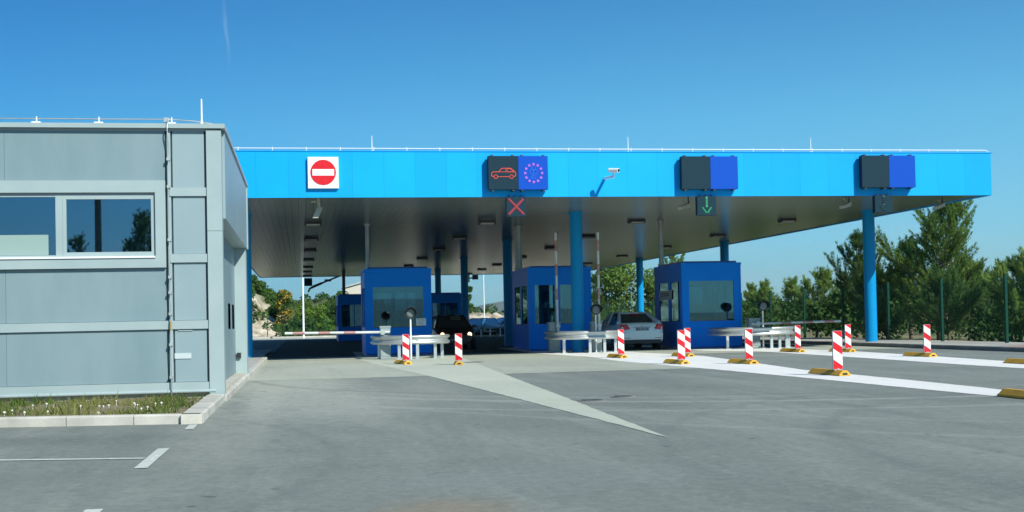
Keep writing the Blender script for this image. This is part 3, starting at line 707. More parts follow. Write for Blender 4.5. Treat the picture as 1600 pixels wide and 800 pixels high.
booth(2.42, 4.96, 47.79, 50.7, 'blue booth with one wide front window behind the left barrier', 'wide', notice1)
def kit2(r):
    MB().box(9.38, 9.82, 48.80, 48.9, 1.95, 2.62).build('dark_locker', M_black, r)
    MB().box(9.30, 9.90, 48.71, 48.72, 2.40, 2.52).build('blind_strip', M_intpale, r)
    MB().box(9.33, 9.55, 48.72, 48.74, 1.14, 1.85).build('paper', M_intpale, r); MB().box(9.7, 9.86, 48.72, 48.74, 1.2, 1.9).build('paper', M_intpale, r)
    MB().box(10.25, 10.31, 48.75, 48.83, 1.1, 2.6).build('mullion', M_black, r); MB().box(10.43, 10.52, 48.75, 48.83, 1.1, 2.6).build('mullion', M_black, r)
    MB().box(10.72, 10.85, 48.56, 48.585, 1.12, 1.42).build('notice', M_white, r)
booth(8.93, 11.48, 48.59, 52.4, 'blue booth behind the front middle column, papers in its window', 'split', kit2)
def kit3(r):
    n = MB().box(14.525, 14.54, 47.6, 49.3, 1.95, 2.32).build('notice', M_intpale, r)
    l = MB()
    for z in (2.18, 2.09): l.box(14.521, 14.5245, 47.9, 49.0, z, z+.04)
    l.build('print', M_darkgrey, n)
    MB().box(16.28, 16.36, 46.45, 46.55, 1.1, 1.98).build('screen_arm', M_black, r)
booth(14.54, 16.92, 46.24, 49.95, 'blue booth furthest right, dark left wall with pale notice', 'wide', kit3)
booth(2.62, 5.0, 90, 95, 'dark shaded booth at the far end behind the leftmost booth', 'split')
booth(9.2, 11.6, 90, 95, 'dark shaded booth at the far end behind the dark red car', 'split')
# galvanised service pipes from booth roofs up to the ceiling
def pipe(X, Y, label, z0=3.4, r_=.085, m_=M_galvd):
    r = thing('service_pipe', label, 'pipe', (X, Y, z0), 0, 'service pipes between booth roofs and ceiling')
    MB().tube([(X, Y, z0), (X, Y, CZ)], r_, 14).build('shaft', m_, r)
    for z in (z0, CZ-.06): MB().tube([(X, Y, z+.001), (X, Y, z+.055)], r_+.05, 14).build('flange', m_, r)
pipe(2.68, 50.2, 'steel pipe rising from the roof of the leftmost near booth')
pipe(9.15, 51.9, 'steel pipe rising from the booth behind the middle column', 3.4, .15)
pipe(14.72, 49.55, 'steel pipe rising from the roof of the furthest right booth', 3.4, .10)
pipe(3.2, 94.3, 'dark pipe above the far left shaded booth', 3.4, .12, M_darkgrey)

# ------------------------------------------------------------------ crash rails
def rail(cx, cy, rx_, ry_, label, posts, z=.50, tail=.5):
    r = thing('crash_rail', label, 'guardrail', (cx, cy, 0), 0, 'curved steel crash rails round island noses')
    prof = [(0, 0), (.035, .03), (.045, .07), (.01, .11), (-.03, .14), (-.03, .17), (.01, .20), (.045, .24), (.035, .28), (0, .31)]
    path = [(cx-rx_, cy+tail)] + [(cx-rx_*math.cos(t), cy-ry_*abs(math.sin(t))**.6) for t in [math.pi*k/24 for k in range(25)]] + [(cx+rx_, cy+tail)]
    rings = []
    for i, (x, y) in enumerate(path):
        a = Vector(path[min(i+1, len(path)-1)]) - Vector(path[max(i-1, 0)]); n = Vector((a.y, -a.x)).normalized()
        rings.append([(x+n.x*o, y+n.y*o, z+h) for o, h in prof] + [(x+n.x*(o-.012), y+n.y*(o-.012), z+h) for o, h in prof[::-1]])
    MB().loft(rings).build('beam', M_galv, r)
    for (x, y) in posts:
        p = MB(); p.box(x-.05, x+.05, y-.03, y+.03, 0, z+.26); p.build('post', M_galv, r)
        MB().box(x-.11, x+.11, y-.11, y+.11, .001, .02).build('foot_plate', M_galvd, r)
rail(3.75, 43.6, 1.32, 1.66, 'curved steel rail before the leftmost booth', [(2.62, 42.8), (3.25, 42.1), (3.86, 41.98), (4.5, 42.35), (4.82, 43.1)])
rail(10.35, 45.4, 1.3, 1.55, 'curved steel rail wrapping the front middle column', [(9.45, 44.45), (10.32, 44.0), (10.9, 44.15), (11.45, 44.7)])
rail(16.95, 45.4, 1.5, 1.6, 'curved steel rail in front of the furthest right booth', [(15.75, 44.6), (17.25, 44.0), (17.65, 44.2), (18.0, 44.4), (18.25, 44.8)])

# ------------------------------------------------------------------ barriers
def barrier(X, Y, w_, arm, label):
    r = thing('barrier', label, 'barrier', (X, Y, 0), 0, 'lane barriers with striped booms')
    box('cabinet', M_cab, r, X-w_/2, X+w_/2, Y-.17, Y+.17, .02, 1.08)
    box('cabinet_lid', M_cab, r, X-w_/2-.02, X+w_/2+.02, Y-.19, Y+.19, 1.082, 1.14)
    box('cabinet_door', M_cab, r, X-w_/2+.04, X+w_/2-.04, Y-.182, Y-.1705, .1, .82)
    a, b_ = Vector(arm[0]), Vector(arm[1]); d = (b_-a); L = d.length; d.normalize()
    MB().tube([(a.x, Y-.1, a.z), (a.x, a.y-.08, a.z)], .09, 14).build('pivot', M_galvd, r)
    bo = MB().tube([a-d*.25, b_], .045, 10).build('boom', M_boom, r)
    k = .28
    while k < .9:
        MB().tube([a+d*L*k, a+d*L*(k+.12)], .0475, 10).build('stripe', M_fadedred, bo); k += .26
M_cab = mat('grey_cabinet_paint', (.24, .315, .325), .5, 0, (.28, .35, .36), 4, 4)
M_boom = mat('weathered_white_boom', (.50, .55, .55), .5, 0, (.62, .66, .65), 3, 4)
M_fadedred = mat('faded_red_band', (.46, .27, .26), .5, 0, (.38, .18, .17), 6, 3)
barrier(2.82, 42.62, .34, ((2.72, 42.40, .93), (-.55, 42.40, .96)), 'lane barrier lowered across the closed left lane')
barrier(9.37, 45.85, .40, ((9.47, 45.6, 1.0), (9.46, 45.6, 4.5)), 'lane barrier with its boom raised left of the middle column')
barrier(10.73, 44.75, .36, ((10.8, 44.5, 1.0), (10.82, 44.5, 4.42)), 'lane barrier with its boom raised right of the middle column')
barrier(17.0, 45.2, .42, ((17.1, 44.98, .93), (20.45, 44.98, .965)), 'lane barrier lowered across the far right lane')

# round signal lamps on poles
def signal(X, Y, zc, label):
    r = thing('signal_lamp', label, 'signal lamp', (X, Y, 0), 0, 'round signal lamps on white poles')
    MB().tube([(X, Y, 0), (X, Y, zc-.14)], .03, 10).build('pole', M_white, r)
    MB().box(X-.09, X+.09, Y-.09, Y+.09, .001, .02).build('base_plate', M_galvd, r)
    h = MB(); h.tube([(X, Y+.16, zc), (X, Y+.08, zc), (X, Y-.07, zc)], [.10, .18, .19], 24); h.build('housing', M_black, r)
    MB().tube([(X, Y-.071, zc), (X, Y-.10, zc)], [.15, .12], 24).build('lens', M_smoke, r)
    v = MB(); rings = []
    for y_, rr in ((Y-.07, .195), (Y-.28, .20)):
        rings.append([(X+rr*math.cos(t), y_+ (.10 if (math.sin(t) < .1 and y_ < Y-.1) else 0), zc+rr*math.sin(t)) for t in [math.pi*(-.15+1.3*k/14) for k in range(15)]] + [(X+(rr-.012)*math.cos(t), y_+ (.10 if (math.sin(t) < .1 and y_ < Y-.1) else 0), zc+(rr-.012)*math.sin(t)) for t in [math.pi*(1.15-1.3*k/14) for k in range(15)]])
    v.loft(rings); v.build('visor', M_black, r)
M_smoke = mat('smoked_lens', (.13, .16, .155), .3)
signal(3.62, 41.75, 1.56, 'round black signal lamp before the leftmost booth window')
signal(10.66, 44.45, 1.58, 'round black signal lamp beside the middle column')
signal(17.05, 44.3, 1.60, 'round black signal lamp over the right crash rail')

# ------------------------------------------------------------------ striped warning panels on yellow sills
def clip(poly, f):
    out = []
    for i, p in enumerate(poly):
        q = poly[(i+1) % len(poly)]; a, c = f(p), f(q)
        if a >= 0: out.append(p)
        if a*c < 0: t = a/(a-c); out.append((p[0]+(q[0]-p[0])*t, p[1]+(q[1]-p[1])*t))
    return out
def sillbase(r):
    b = MB(); L = 1.5
    pr0 = [(-.12, 0), (-.12, .03), (-.045, .105), (.045, .105), (.12, .03), (.12, 0)]
    b.loft([[(x, .0, z) for x, z in pr0], [(x, .12, z) for x, z in [(x, z) for x, z in pr0]], [(x, L-.06, z) for x, z in pr0], [(x*.9, L, z*.55) for x, z in pr0]], smooth=False)
    s = b.build('sill', M_yellow, r, (0, 0, 0))
    MB().box(-.05, .05, -.004, .05, .018, .058).build('drain_hole', M_black, s, (0, 0, 0))
    return s
def beacon_proto():
    r = thing('warning_panel', '', 'warning panel', (0, 0, 0), 0, 'red and white warning panels on yellow sills')
    sillbase(r)
    W, Hh, z0, y = .19, .755, .125, .30
    MB().prism([(-W/2-.006, z0-.0), (-W/2+.05, z0-.045), (W/2-.05, z0-.045), (W/2+.006, z0), (W/2+.006, z0+Hh+.006), (-W/2-.006, z0+Hh+.006)], 1, y, y+.035).build('board', M_bgrey, r, (0, 0, 0))
    MB().tube([(0, y+.02, .09), (0, y+.02, .14)], .035, 10).build('foot', M_bgrey, r, (0, 0, 0))
    face = [(-W/2, z0), (W/2, z0), (W/2, z0+Hh), (-W/2, z0+Hh)]
    wb, rb = MB(), MB()
    top = z0+Hh; K = .66
    def s_(p): return (top-p[1]) - K*(p[0]+W/2)
    edges = [-.2, .012, .195, .35, .565, .9]
    for i in range(5):
        pl = clip(clip(face, lambda p: s_(p)-edges[i]), lambda p: edges[i+1]-s_(p))
        if len(pl) > 2: (rb if i % 2 == 0 else wb).prism(pl, 1, y-.004, y-.0005)
    wb.build('white_sheeting', M_rwhite, r, (0, 0, 0)); rb.build('red_stripes', M_red, r, (0, 0, 0))
    return r
bp = None
for X, Y, a, lab in [
    (3.08, 36.5, 8, 'striped panel on the left island nearest the lowered boom'),
    (4.38, 34.9, -6, 'striped panel on the left island below the dark red car'),
    (9.80, 37.2, 3, 'striped panel at the right end of the middle crash rail'),
    (9.80, 31.0, 2, 'front one of the two overlapping striped panels before the booth'),
    (11.82, 36.8, 3, 'rear one of the two overlapping striped panels before the booth'),
    (11.25, 29.9, 3, 'striped panel in front of the right crash rail'),
    (16.10, 38.4, 3, 'striped panel just right of the right crash rail'),
    (10.52, 23.0, 1, 'largest, nearest striped panel on the white island tip'),
    (17.30, 37.2, 2, 'small striped panel behind the largest one, left of the column'),
    (16.98, 31.5, 1, 'lone striped panel right of the right front column')]:
    if bp is None: bp = beacon_proto(); bp.location = (X, Y, .009); bp.rotation_euler = (0, 0, R(a)); bp['label'] = lab
    else: dup(bp, (X, Y, .009), R(a), lab)
for X, Y, a, lab in [(16.25, 25.2, 0, 'bare yellow sill at the right border, farther one'), (9.86, 14.9, -2, 'bare yellow sill at the right border, nearer one')]:
    r = thing('yellow_sill', lab, 'lane divider', (0, 0, 0), 0, 'bare yellow sills without panels'); sillbase(r); r.location = (X, Y, .009); r.rotation_euler = (0, 0, R(a))

# manhole covers
def cover(X, Y, r_, lab):
    r = thing('manhole_cover', lab, 'manhole cover', (X, Y, 0), 0, 'iron covers in the paving')
    MB().tube([(X, Y, .001), (X, Y, .011)], r_+.05, 28, 0, True, False).build('frame', M_kerbd, r)
    b = MB().tube([(X, Y, .0115), (X, Y, .014)], r_, 28, 0, True, False)
    for k in range(-3, 4): b.box(X-r_*.7, X+r_*.7, Y+k*r_*.2-.012, Y+k*r_*.2+.012, .0141, .018)
    b.build('lid', mat('cast_iron', (.06, .065, .065), .7), r)
cover(4.28, 18.2, .17, 'dark iron cover in the lane, nearer of two')
cover(4.93, 18.85, .15, 'dark iron cover in the lane, farther of two')
cover(5.1, 37.0, .28, 'iron cover on the pale island near the left warning panels')

# ------------------------------------------------------------------ cars
def car(kind, paint, label, lit=False, group=None, plate=True):
    """built facing +Y at the origin"""
    r = thing('car', label, 'car', (0, 0, 0), 0, group)
    if kind == 'sedan':
        L, Hr, bt = 4.6, 1.46, .95
        st = [(-2.31, .66, .40, .62, .80), (-2.27, .80, .30, .92, .95), (-2.18, .86, .27, 1.04, 1.06), (-1.75, .895, .25, 1.03, 1.05), (-.6, .905, .22, .97, .99), (.6, .905, .22, .94, .96), (1.25, .90, .22, .92, .94), (1.8, .88, .23, .82, .86), (2.15, .80, .26, .70, .74), (2.29, .66, .32, .58, .60)]
        low = [(-.80, -1.80), (-.82, -.5), (-.82, .5), (-.78, 1.28)]; top = [(-.56, -.95), (-.60, -.35), (-.60, .1), (-.56, .35)]; zl = [1.04, .98, .96, .92]; zt = [1.42, Hr, Hr, 1.43]
    else:
        L, Hr, bt = 4.4, 1.52, 1.0
        st = [(-2.2, .70, .40, .75, .8), (-2.16, .82, .3, 1.0, 1.03), (-1.9, .88, .26, 1.04, 1.05), (-.6, .90, .24, 1.0, 1.02), (.6, .90, .24, .98, 1.0), (1.2, .89, .24, .96, .985), (1.75, .87, .25, .86, .90), (2.1, .80, .28, .74, .78), (2.2, .68, .34, .62, .64)]
        low = [(-.80, -2.05), (-.82, -.6), (-.82, .4), (-.78, 1.2)]; top = [(-.58, -1.65), (-.62, -.7), (-.62, .0), (-.57, .3)]; zl = [1.03, 1.0, .98, .95]; zt = [1.46, Hr, Hr, 1.48]
    b = MB(); rings = []
    for y, w_, zb, zs, zt_ in st:
        half = [(0, zb), (w_*.86, zb), (w_*.97, zb+.08), (w_, zb+(zs-zb)*.45), (w_*.985, zs-.10), (w_*.93, zs), (0, zt_)]
        ring = [(x, y, z) for x, z in half] + [(-x, y, z) for x, z in half[-2:0:-1]]
        rings.append(ring)
    b.loft(rings); body = b.build('body', paint, r, (0, 0, 0))
    # dark sills and bumpers' lower edge
    g = MB()
    lo = [(x, y, z) for (x, y), z in zip(low, zl)]; tp = [(x, y, z) for (x, y), z in zip(top, zt)]
    mir = lambda q: [(-x, y, z) for x, y, z in q]
    allv = lo + tp + mir(lo) + mir(tp)
    F = []
    for i in range(3): F += [(i, i+1, 4+i+1, 4+i), (8+i+1, 8+i, 12+i, 12+i+1)]
    F += [(0, 4, 12, 8), (3, 11, 15, 7)]
    g.add(allv, F); g.build('windows', M_carglass, r, (0, 0, 0))
    rf = MB(); ins = lambda q, s: (q[0]*s, q[1], q[2])
    ring0 = [Vector(p)+Vector((0, 0, .0)) for p in tp]; T = .03
    pts = tp + mir(tp)[::-1]
    rf.add([(x*1.03, y, z+.004) for x, y, z in pts] + [(x*.9, y, z+T) for x, y, z in pts], [tuple(range(8, 16)), tuple(range(8))[::-1]] + [(i, (i+1) % 8, 8+(i+1) % 8, 8+i) for i in range(8)], 0, True)
    rf.build('roof', paint, r, (0, 0, 0))
    for s in (-1, 1):
        for (a, c, ra) in ((0, 0, .06 if kind == 'sedan' else .07), (3, 3, .04)):
            A = Vector(lo[a]); B = Vector(tp[c]); A.x *= -s; B.x *= -s; MB().tube([A, B], [ra*1.6, ra], 6).build('pillar', paint, r, (0, 0, 0))
        A = Vector(lo[1])*.55+Vector(lo[2])*.45; B = Vector(tp[1])*.5+Vector(tp[2])*.5; A.x *= -s; B.x *= -s; MB().tube([A, B], .035, 6).build('pillar', paint, r, (0, 0, 0))
    box_ = lambda nm, m_, *q: MB().box(*q).build(nm, m_, r, (0, 0, 0))
    yr, yf = st[0][0], st[-1][0]
    it = MB(); it.box(-.7, .7, -.9, -.7, .5, 1.15); it.box(-.62, -.12, .1, .25, .5, 1.22); it.box(.12, .62, .1, .25, .5, 1.22); it.build('seats', M_black, r, (0, 0, 0))
    for sx in (-1, 1):
        for y in (-1.35, 1.42):
            w_ = MB().tube([(sx*.72, y, .315), (sx*.915, y, .315)], .315, 24).build('wheel', M_tyre, r, (0, 0, 0))
            MB().tube([(sx*.916, y, .315), (sx*.925, y, .315)], .21, 20).build('rim', M_rim, w_, (0, 0, 0))
            MB().tube([(sx*.80, y, .34), (sx*.908, y, .34)], .385, 24).build('wheel_arch', M_black, r, (0, 0, 0))
        # lamps wrap round the corners
        t = MB(); t.loft([[(sx*.50, yr-.012, .80), (sx*.50, yr+.10, .98), (sx*.56, yr+.10, .99), (sx*.56, yr-.012, .80)], [(sx*.72, yr+.01, .78), (sx*.72, yr+.02, .99), (sx*.78, yr+.1, .99), (sx*.78, yr+.1, .78)], [(sx*.86, yr+.11, .78), (sx*.855, yr+.13, .98), (sx*.80, yr+.3, .98), (sx*.80, yr+.3, .78)]], smooth=False)
        t.build('tail_lamp', M_tail, r, (0, 0, 0))
        h = MB(); h.tube([(sx*.60, yf-.12, .66), (sx*.60, yf-.015, .66)], [.11, .085], 16); h.build('headlamp', M_head if lit else M_clearlamp, r, (0, 0, 0))
        mr = MB(); mr.box(sx*.98-.09, sx*.98+.09, .82, .92, .96, 1.09); mr.build('door_mirror', paint, r, (0, 0, 0))
        for y in (-.35, .45): MB().box(sx*.905-.012, sx*.905+.012, y-.1, y+.1, .80, .83).build('door_handle', paint, r, (0, 0, 0))
    box_('rear_bumper', paint, -.80, .80, yr-.03, yr+.2, .40, .64); box_('lower_valance', M_black, -.74, .74, yr-.012, yr+.3, .25, .40)
    box_('front_grille', M_black, -.45, .45, yf-.10, yf+.012, .47, .60); box_('front_valance', M_black, -.62, .62, yf-.2, yf-.02, .24, .38)
    if plate:
        p = box_('number_plate', M_plate, -.26, .26, yr-.024, yr+.02, .74, .855)
        q = MB(); q.box(-.25, -.205, yr-.027, yr-.0245, .745, .85)
        for i, x in enumerate((-.17, -.12, -.04, .01, .06, .14, .19)): q.box(x-.014, x+.014, yr-.027, yr-.0245, .765, .83)
        MB.build(q, 'plate_characters', M_plateb, p, (0, 0, 0))
        box_('front_plate', M_plate, -.26, .26, yf+.013, yf+.03, .40, .50)
    if kind == 'sedan':
        box_('badge', M_rim, -.035, .035, yr-.0, yr+.03, .90, .95)
        box_('brake_light_strip', M_tail, -.14, .14, -1.08, -1.0, 1.385, 1.41)
        box_('plate_recess_trim', M_bgrey, -.34, .34, yr-.02, yr+.03, .865, .885)
        for sx in (-1, 1): box_('bumper_reflector', M_tail, sx*.62-.14, sx*.62+.14, yr-.034, yr-.029, .455, .475)
    return r
c = car('sedan', M_silver, 'silver saloon seen from behind, stopped left of the right booth'); c.location = (12.98, 48.75, .004)
c = car('hatch', M_darkred, 'dark red car facing us with headlights on beside the leftmost booth', lit=True); c.location = (6.68, 56.2, .004); c.rotation_euler = (0, 0, math.pi)
for X, Y, rz, pt, kd, lab in [(15.0, 106, 150, M_bluecar, 'hatch', 'blue car parked leftmost in the sun beyond the canopy'), (16.0, 106.5, 178, M_palecar, 'hatch', 'white-fronted car parked in the middle beyond the canopy'),
                              (17.6, 107.5, 115, M_bluecar, 'hatch', 'blue-grey car parked behind the white-fronted car'), (18.6, 103.5, 100, M_darkcar, 'hatch', 'dark car parked half hidden by the second column')]:
    c = car(kd, pt, lab, False, 'cars parked beyond the canopy', False); c.location = (X, Y, 0); c.rotation_euler = (0, 0, R(rz))
for i, X in enumerate((14.1, 14.85, 15.65)):
    r = thing('bollard', ['white bollard at the left of the three by the far cars', 'middle white bollard of the three by the far cars', 'white bollard at the right of the three by the far cars'][i], 'bollard', (X, 98, 0), 0, 'white bollards before the far parked cars')
    MB().tube([(X, 98, 0), (X, 98, .62), (X, 98, .66)], [.06, .06, .03], 10).build('post', M_white, r); MB().box(X-.09, X+.09, 97.91, 98.09, .001, .02).build('foot', M_galvd, r)
sheet('lot_kerb', [(12.2, 100.5), (19.5, 100.5), (19.5, 101.3), (12.2, 101.3)], .12, M_kerb, .12)

# ------------------------------------------------------------------ fence on the right
def fence(pts_y, X, z0, H_, label, ext=None):
    r = thing('mesh_fence', label, 'fence', (X, pts_y[0], z0))
    for y in pts_y:
        p = MB().box(X-.045, X+.045, y-.045, y+.045, z0-.05, z0+H_).build('post', M_green, r)
        MB().box(X-.05, X+.05, y-.05, y+.05, z0+H_+.001, z0+H_+.025).build('post_cap', M_green, p)
    for a, c in zip(pts_y, pts_y[1:]):
        b = MB(); q = .0016
        k = a+.06
        while k < c-.05: b.box(X-q, X+q, k-q, k+q, z0+.05, z0+H_-.05); k += .10
        zz = z0+.08
        while zz < z0+H_-.04: b.box(X-.0055, X-.0018, a+.05, c-.05, zz-.0025, zz+.0025); zz += .20
        o = b.build('mesh_panel', M_green, r); tag(o, kind='stuff')
fence([30.2+4.285*k for k in range(20)], 23.6, .14, 2.32, 'tall green wire mesh fence along the right pavement')

# ------------------------------------------------------------------ plants
def tufts(P, D, n, ln, wd, rg, spread=.75):
    """needle tufts: n thin triangles fanning out about direction D at each point P"""
    K = len(P); D = D/np.linalg.norm(D, axis=1, keepdims=True)
    d = np.repeat(D, n, 0) + rg.normal(0, spread*.6, (K*n, 3)); d /= np.linalg.norm(d, axis=1, keepdims=True)
    b = np.repeat(P, n, 0) + rg.normal(0, ln*.16, (K*n, 3))
    s = np.cross(d, rg.normal(0, 1, (K*n, 3))); s /= np.linalg.norm(s, axis=1, keepdims=True)+1e-9
    L = ln*rg.uniform(.6, 1.25, (K*n, 1))
    V = np.stack([b-s*wd/2, b+s*wd/2, b+d*L], 1).reshape(-1, 3)
    return V
def pine(name, X, Y, h, rad, label, seed, z0=-.03, m_=None, dens=1.0, low=.1, group='pines and trees beyond the green fence', cat='pine tree', open_=1.0, pw=.5):
    rg = np.random.default_rng(seed); r = thing(name, label, cat, (X, Y, z0), 0, group)
    lean = rg.normal(0, .04, 2); sq = rg.uniform(0, 6.28, 2)
    ts = np.linspace(0, 1, 9); wob = np.cumsum(rg.normal(0, .03, (9, 2)), 0)*h*.25
    tr = [(X+lean[0]*h*t+wob[i, 0], Y+lean[1]*h*t+wob[i, 1], z0+h*t*.97) for i, t in enumerate(ts)]
    b = MB().tube(tr, [max(.02, .024*h*(1-t)**.9) for t in ts], 7)
    P, D, S = [], [], []
    nl = int(52*dens); ga = rg.uniform(0, 6.28)
    for i in range(nl):
        t = low + (1-low)*((i+rg.uniform(0, 1))/nl)
        az = ga + i*2.39996 + rg.normal(0, .3)
        prof = min(1, .55+(t-low)*2.0) * (1-t)**pw * (1+.28*math.sin(az*2+sq[0])*math.sin(t*5+sq[1]))
        Ln = max(.3, rad*prof*1.25*rg.uniform(.5, 1.25))
        e0 = R(14+44*t+rg.normal(0, 9)); base = np.array([np.interp(t, ts, [q[k] for q in tr]) for k in range(3)])
        hd = np.array([math.cos(az), math.sin(az), 0]); pts = [base]; ang = e0
        for k in range(5):
            pts.append(pts[-1] + (hd*math.cos(ang)+np.array([0, 0, math.sin(ang)]))*Ln/5); ang += R(5) + rg.normal(0, .06)
        b.tube([tuple(p) for p in pts], [max(.008, .010*h*(1-t)*.6*(1-k/5.5)+.006) for k in range(6)], 4, 0, False)
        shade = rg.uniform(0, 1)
        ns = max(4, int(Ln*6))
        for k in range(ns):
            s = .25+.75*(k+rg.uniform(0, 1))/ns
            q = np.array([np.interp(s*5, range(6), [p[c] for p in pts]) for c in range(3)])
            dv = pts[min(5, int(s*5)+1)]-pts[min(4, int(s*5))]; dv = dv/np.linalg.norm(dv)
            sd = np.cross(dv, [0, 0, 1]); sd /= np.linalg.norm(sd)+1e-9
            bd = dv*.75 + sd*rg.choice([-1, 1])*rg.uniform(.3, 1.0) + np.array([0, 0, rg.uniform(.05, .55)])
            bd /= np.linalg.norm(bd); bl = (.24+.40*Ln*(1.1-s))*rg.uniform(.5, 1.35)*open_
            m = max(2, int(bl/.13))
            for j in range(m):
                f = (j+1)/m
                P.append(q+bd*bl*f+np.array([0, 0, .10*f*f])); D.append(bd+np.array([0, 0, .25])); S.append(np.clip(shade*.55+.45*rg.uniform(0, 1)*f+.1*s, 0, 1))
        for _ in range(3):   # upright candles at the limb's tip
            f = rg.uniform(.7, 1.0); q = np.array([np.interp(f*5, range(6), [p[c] for p in pts]) for c in range(3)])
            bd = np.array([hd[0]*.35+rg.normal(0, .15), hd[1]*.35+rg.normal(0, .15), 1]); bl = rg.uniform(.22, .55)*min(1, Ln*.7)
            for j in range(4): P.append(q+bd*bl*(j+1)/4); D.append(bd); S.append(min(1, shade*.4+.35+.15*j*rg.uniform(.3, 1)))
    b.build('trunk', M_bark, r)
    P, D, S = np.array(P), np.array(D), np.array(S); n = 12
    V = tufts(P, D, n, .17, .030, rg, .55)
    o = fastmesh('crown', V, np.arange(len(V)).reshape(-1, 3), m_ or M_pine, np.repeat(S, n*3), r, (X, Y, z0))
    return r
def leafcloud(lumps, n, size, rg, shade_by=None):
    """leaf triangles pairs scattered in the shells of several lumps; returns verts and tint"""
    C = np.array([l[:3] for l in lumps]); Rr = np.array([l[3] for l in lumps])
    pr_ = Rr**2/np.sum(Rr**2); k = rg.choice(len(lumps), n, p=pr_)
    d = rg.normal(0, 1, (n, 3)); d /= np.linalg.norm(d, axis=1, keepdims=True)
    rad = Rr[k][:, None]*rg.uniform(.45, 1.08, (n, 1))**.6
    P = C[k]+d*rad*np.array([1, 1, .85])
    t = rg.normal(0, 1, (n, 3)); t /= np.linalg.norm(t, axis=1, keepdims=True); s = np.cross(d+rg.normal(0, .5, (n, 3)), t); s /= np.linalg.norm(s, axis=1, keepdims=True)+1e-9
    L = size*rg.uniform(.6, 1.3, (n, 1))
    V = np.stack([P-t*L*.6, P+s*L*.35, P+t*L*.6, P-s*L*.35], 1)
    lt = rg.uniform(0, 1, len(lumps))
    tint = np.clip(lt[k]*.5+rg.uniform(0, .5, n), 0, 1)
    return V.reshape(-1, 3), np.repeat(tint, 4)
def bush(name, X, Y, z0, w_, h, label, seed, m_=None, n=1500, size=.16, group=None, cat='shrub', m2=None, tall=False):
    rg = np.random.default_rng(seed); r = thing(name, label, cat, (X, Y, z0), 0, group)
    L = []
    for i in range(14):
        f = rg.uniform(0, 1) if tall else rg.uniform(0, 1)**.8
        wr = w_*.5*(1-f*.75) if tall else w_*.5*math.sqrt(max(.08, 1-f*f))
        a = rg.uniform(0, 6.28); q = rg.uniform(.2, .85)*wr
        L.append((X+q*math.cos(a), Y+q*math.sin(a), z0+.12*h+f*h*.74, max(.22, rg.uniform(.17, .30)*min(w_, h))*(.6 if tall else 1)))
    b = MB()
    for l in L[:7]: b.tube([(X, Y, z0), ((X+l[0])/2, (Y+l[1])/2, z0+(l[2]-z0)*.6), l[:3]], [.03*h*.4+.02, .02, .01], 5, 0, False)
    b.build('stems', M_bark, r)
    V, t = leafcloud(L, n, size, rg)
    fastmesh('foliage', V, np.arange(len(V)).reshape(-1, 4), m_ or M_leaf, t, r, (X, Y, z0))
    if m2:
        V, t = leafcloud([(a, b_-.1, c+.05, d*1.03) for a, b_, c, d in L[3:11]], n//2, size*.8, rg); fastmesh('blossom', V, np.arange(len(V)).reshape(-1, 4), m2, t, r, (X, Y, z0))
    return r
# pines beyond the right-hand fence
pine('pine_tree', 26.7, 48.9, 5.95, 3.2, 'tallest open-crowned pine right of the right front column', 3, dens=1.2, low=.06, open_=1.3, pw=.85)
pine('pine_tree', 27.3, 57.0, 4.85, 1.9, 'dark rounded pine directly behind the right front column', 8, m_=M_pined, dens=1.25)
pine('pine_tree', 28.8, 55.5, 4.5, 1.7, 'dark pine between the right front column and the tallest pine', 21, m_=M_pined, dens=1.1)
pine('pine_tree', 27.0, 42.0, 2.45, 1.9, 'low bushy pine cut by the right border of the view', 11, dens=1.2, m_=M_pinel)
pine('pine_tree', 28.2, 45.0, 2.8, 1.6, 'young pine just right of the tallest pine', 12, m_=M_pined)
pine('pine_tree', 27.6, 63.9, 3.35, 1.5, 'light green young pine above the tip of the lowered right boom', 13, dens=1.1, m_=M_pinel, pw=.7)
pine('pine_tree', 27.2, 66.5, 2.95, 1.25, 'young pine left of the light green one', 14, m_=M_pinel, pw=.7)
pine('pine_tree', 27.1, 69.5, 2.9, 1.2, 'young pine behind the right round signal lamp', 15, m_=M_pinel, pw=.7)
pine('pine_tree', 28.1, 74.5, 2.85, 1.3, 'small far pine just right of the furthest right booth', 16, m_=M_pinel, pw=.7)
pine('pine_tree', 27.1, 78.5, 2.7, 1.1, 'small pine at the edge of the furthest right booth', 17, m_=M_pinel, pw=.7)
pine('pine_tree', 28.6, 61.0, 3.1, 1.5, 'young pine left of the dark rounded pine', 18, m_=M_pined)
pine('pine_tree', 25.9, 52.2, 2.6, 1.5, 'low dark pine against the fence below the dark rounded pine', 19, m_=M_pined, dens=1.1)
pine('pine_tree', 25.6, 46.2, 2.3, 1.5, 'low pine against the fence below the tallest pine', 20, m_=M_pined, dens=1.1)
pine('pine_tree', 29.5, 51.5, 3.1, 1.7, 'half hidden pine behind the tallest pine', 22, m_=M_pined)
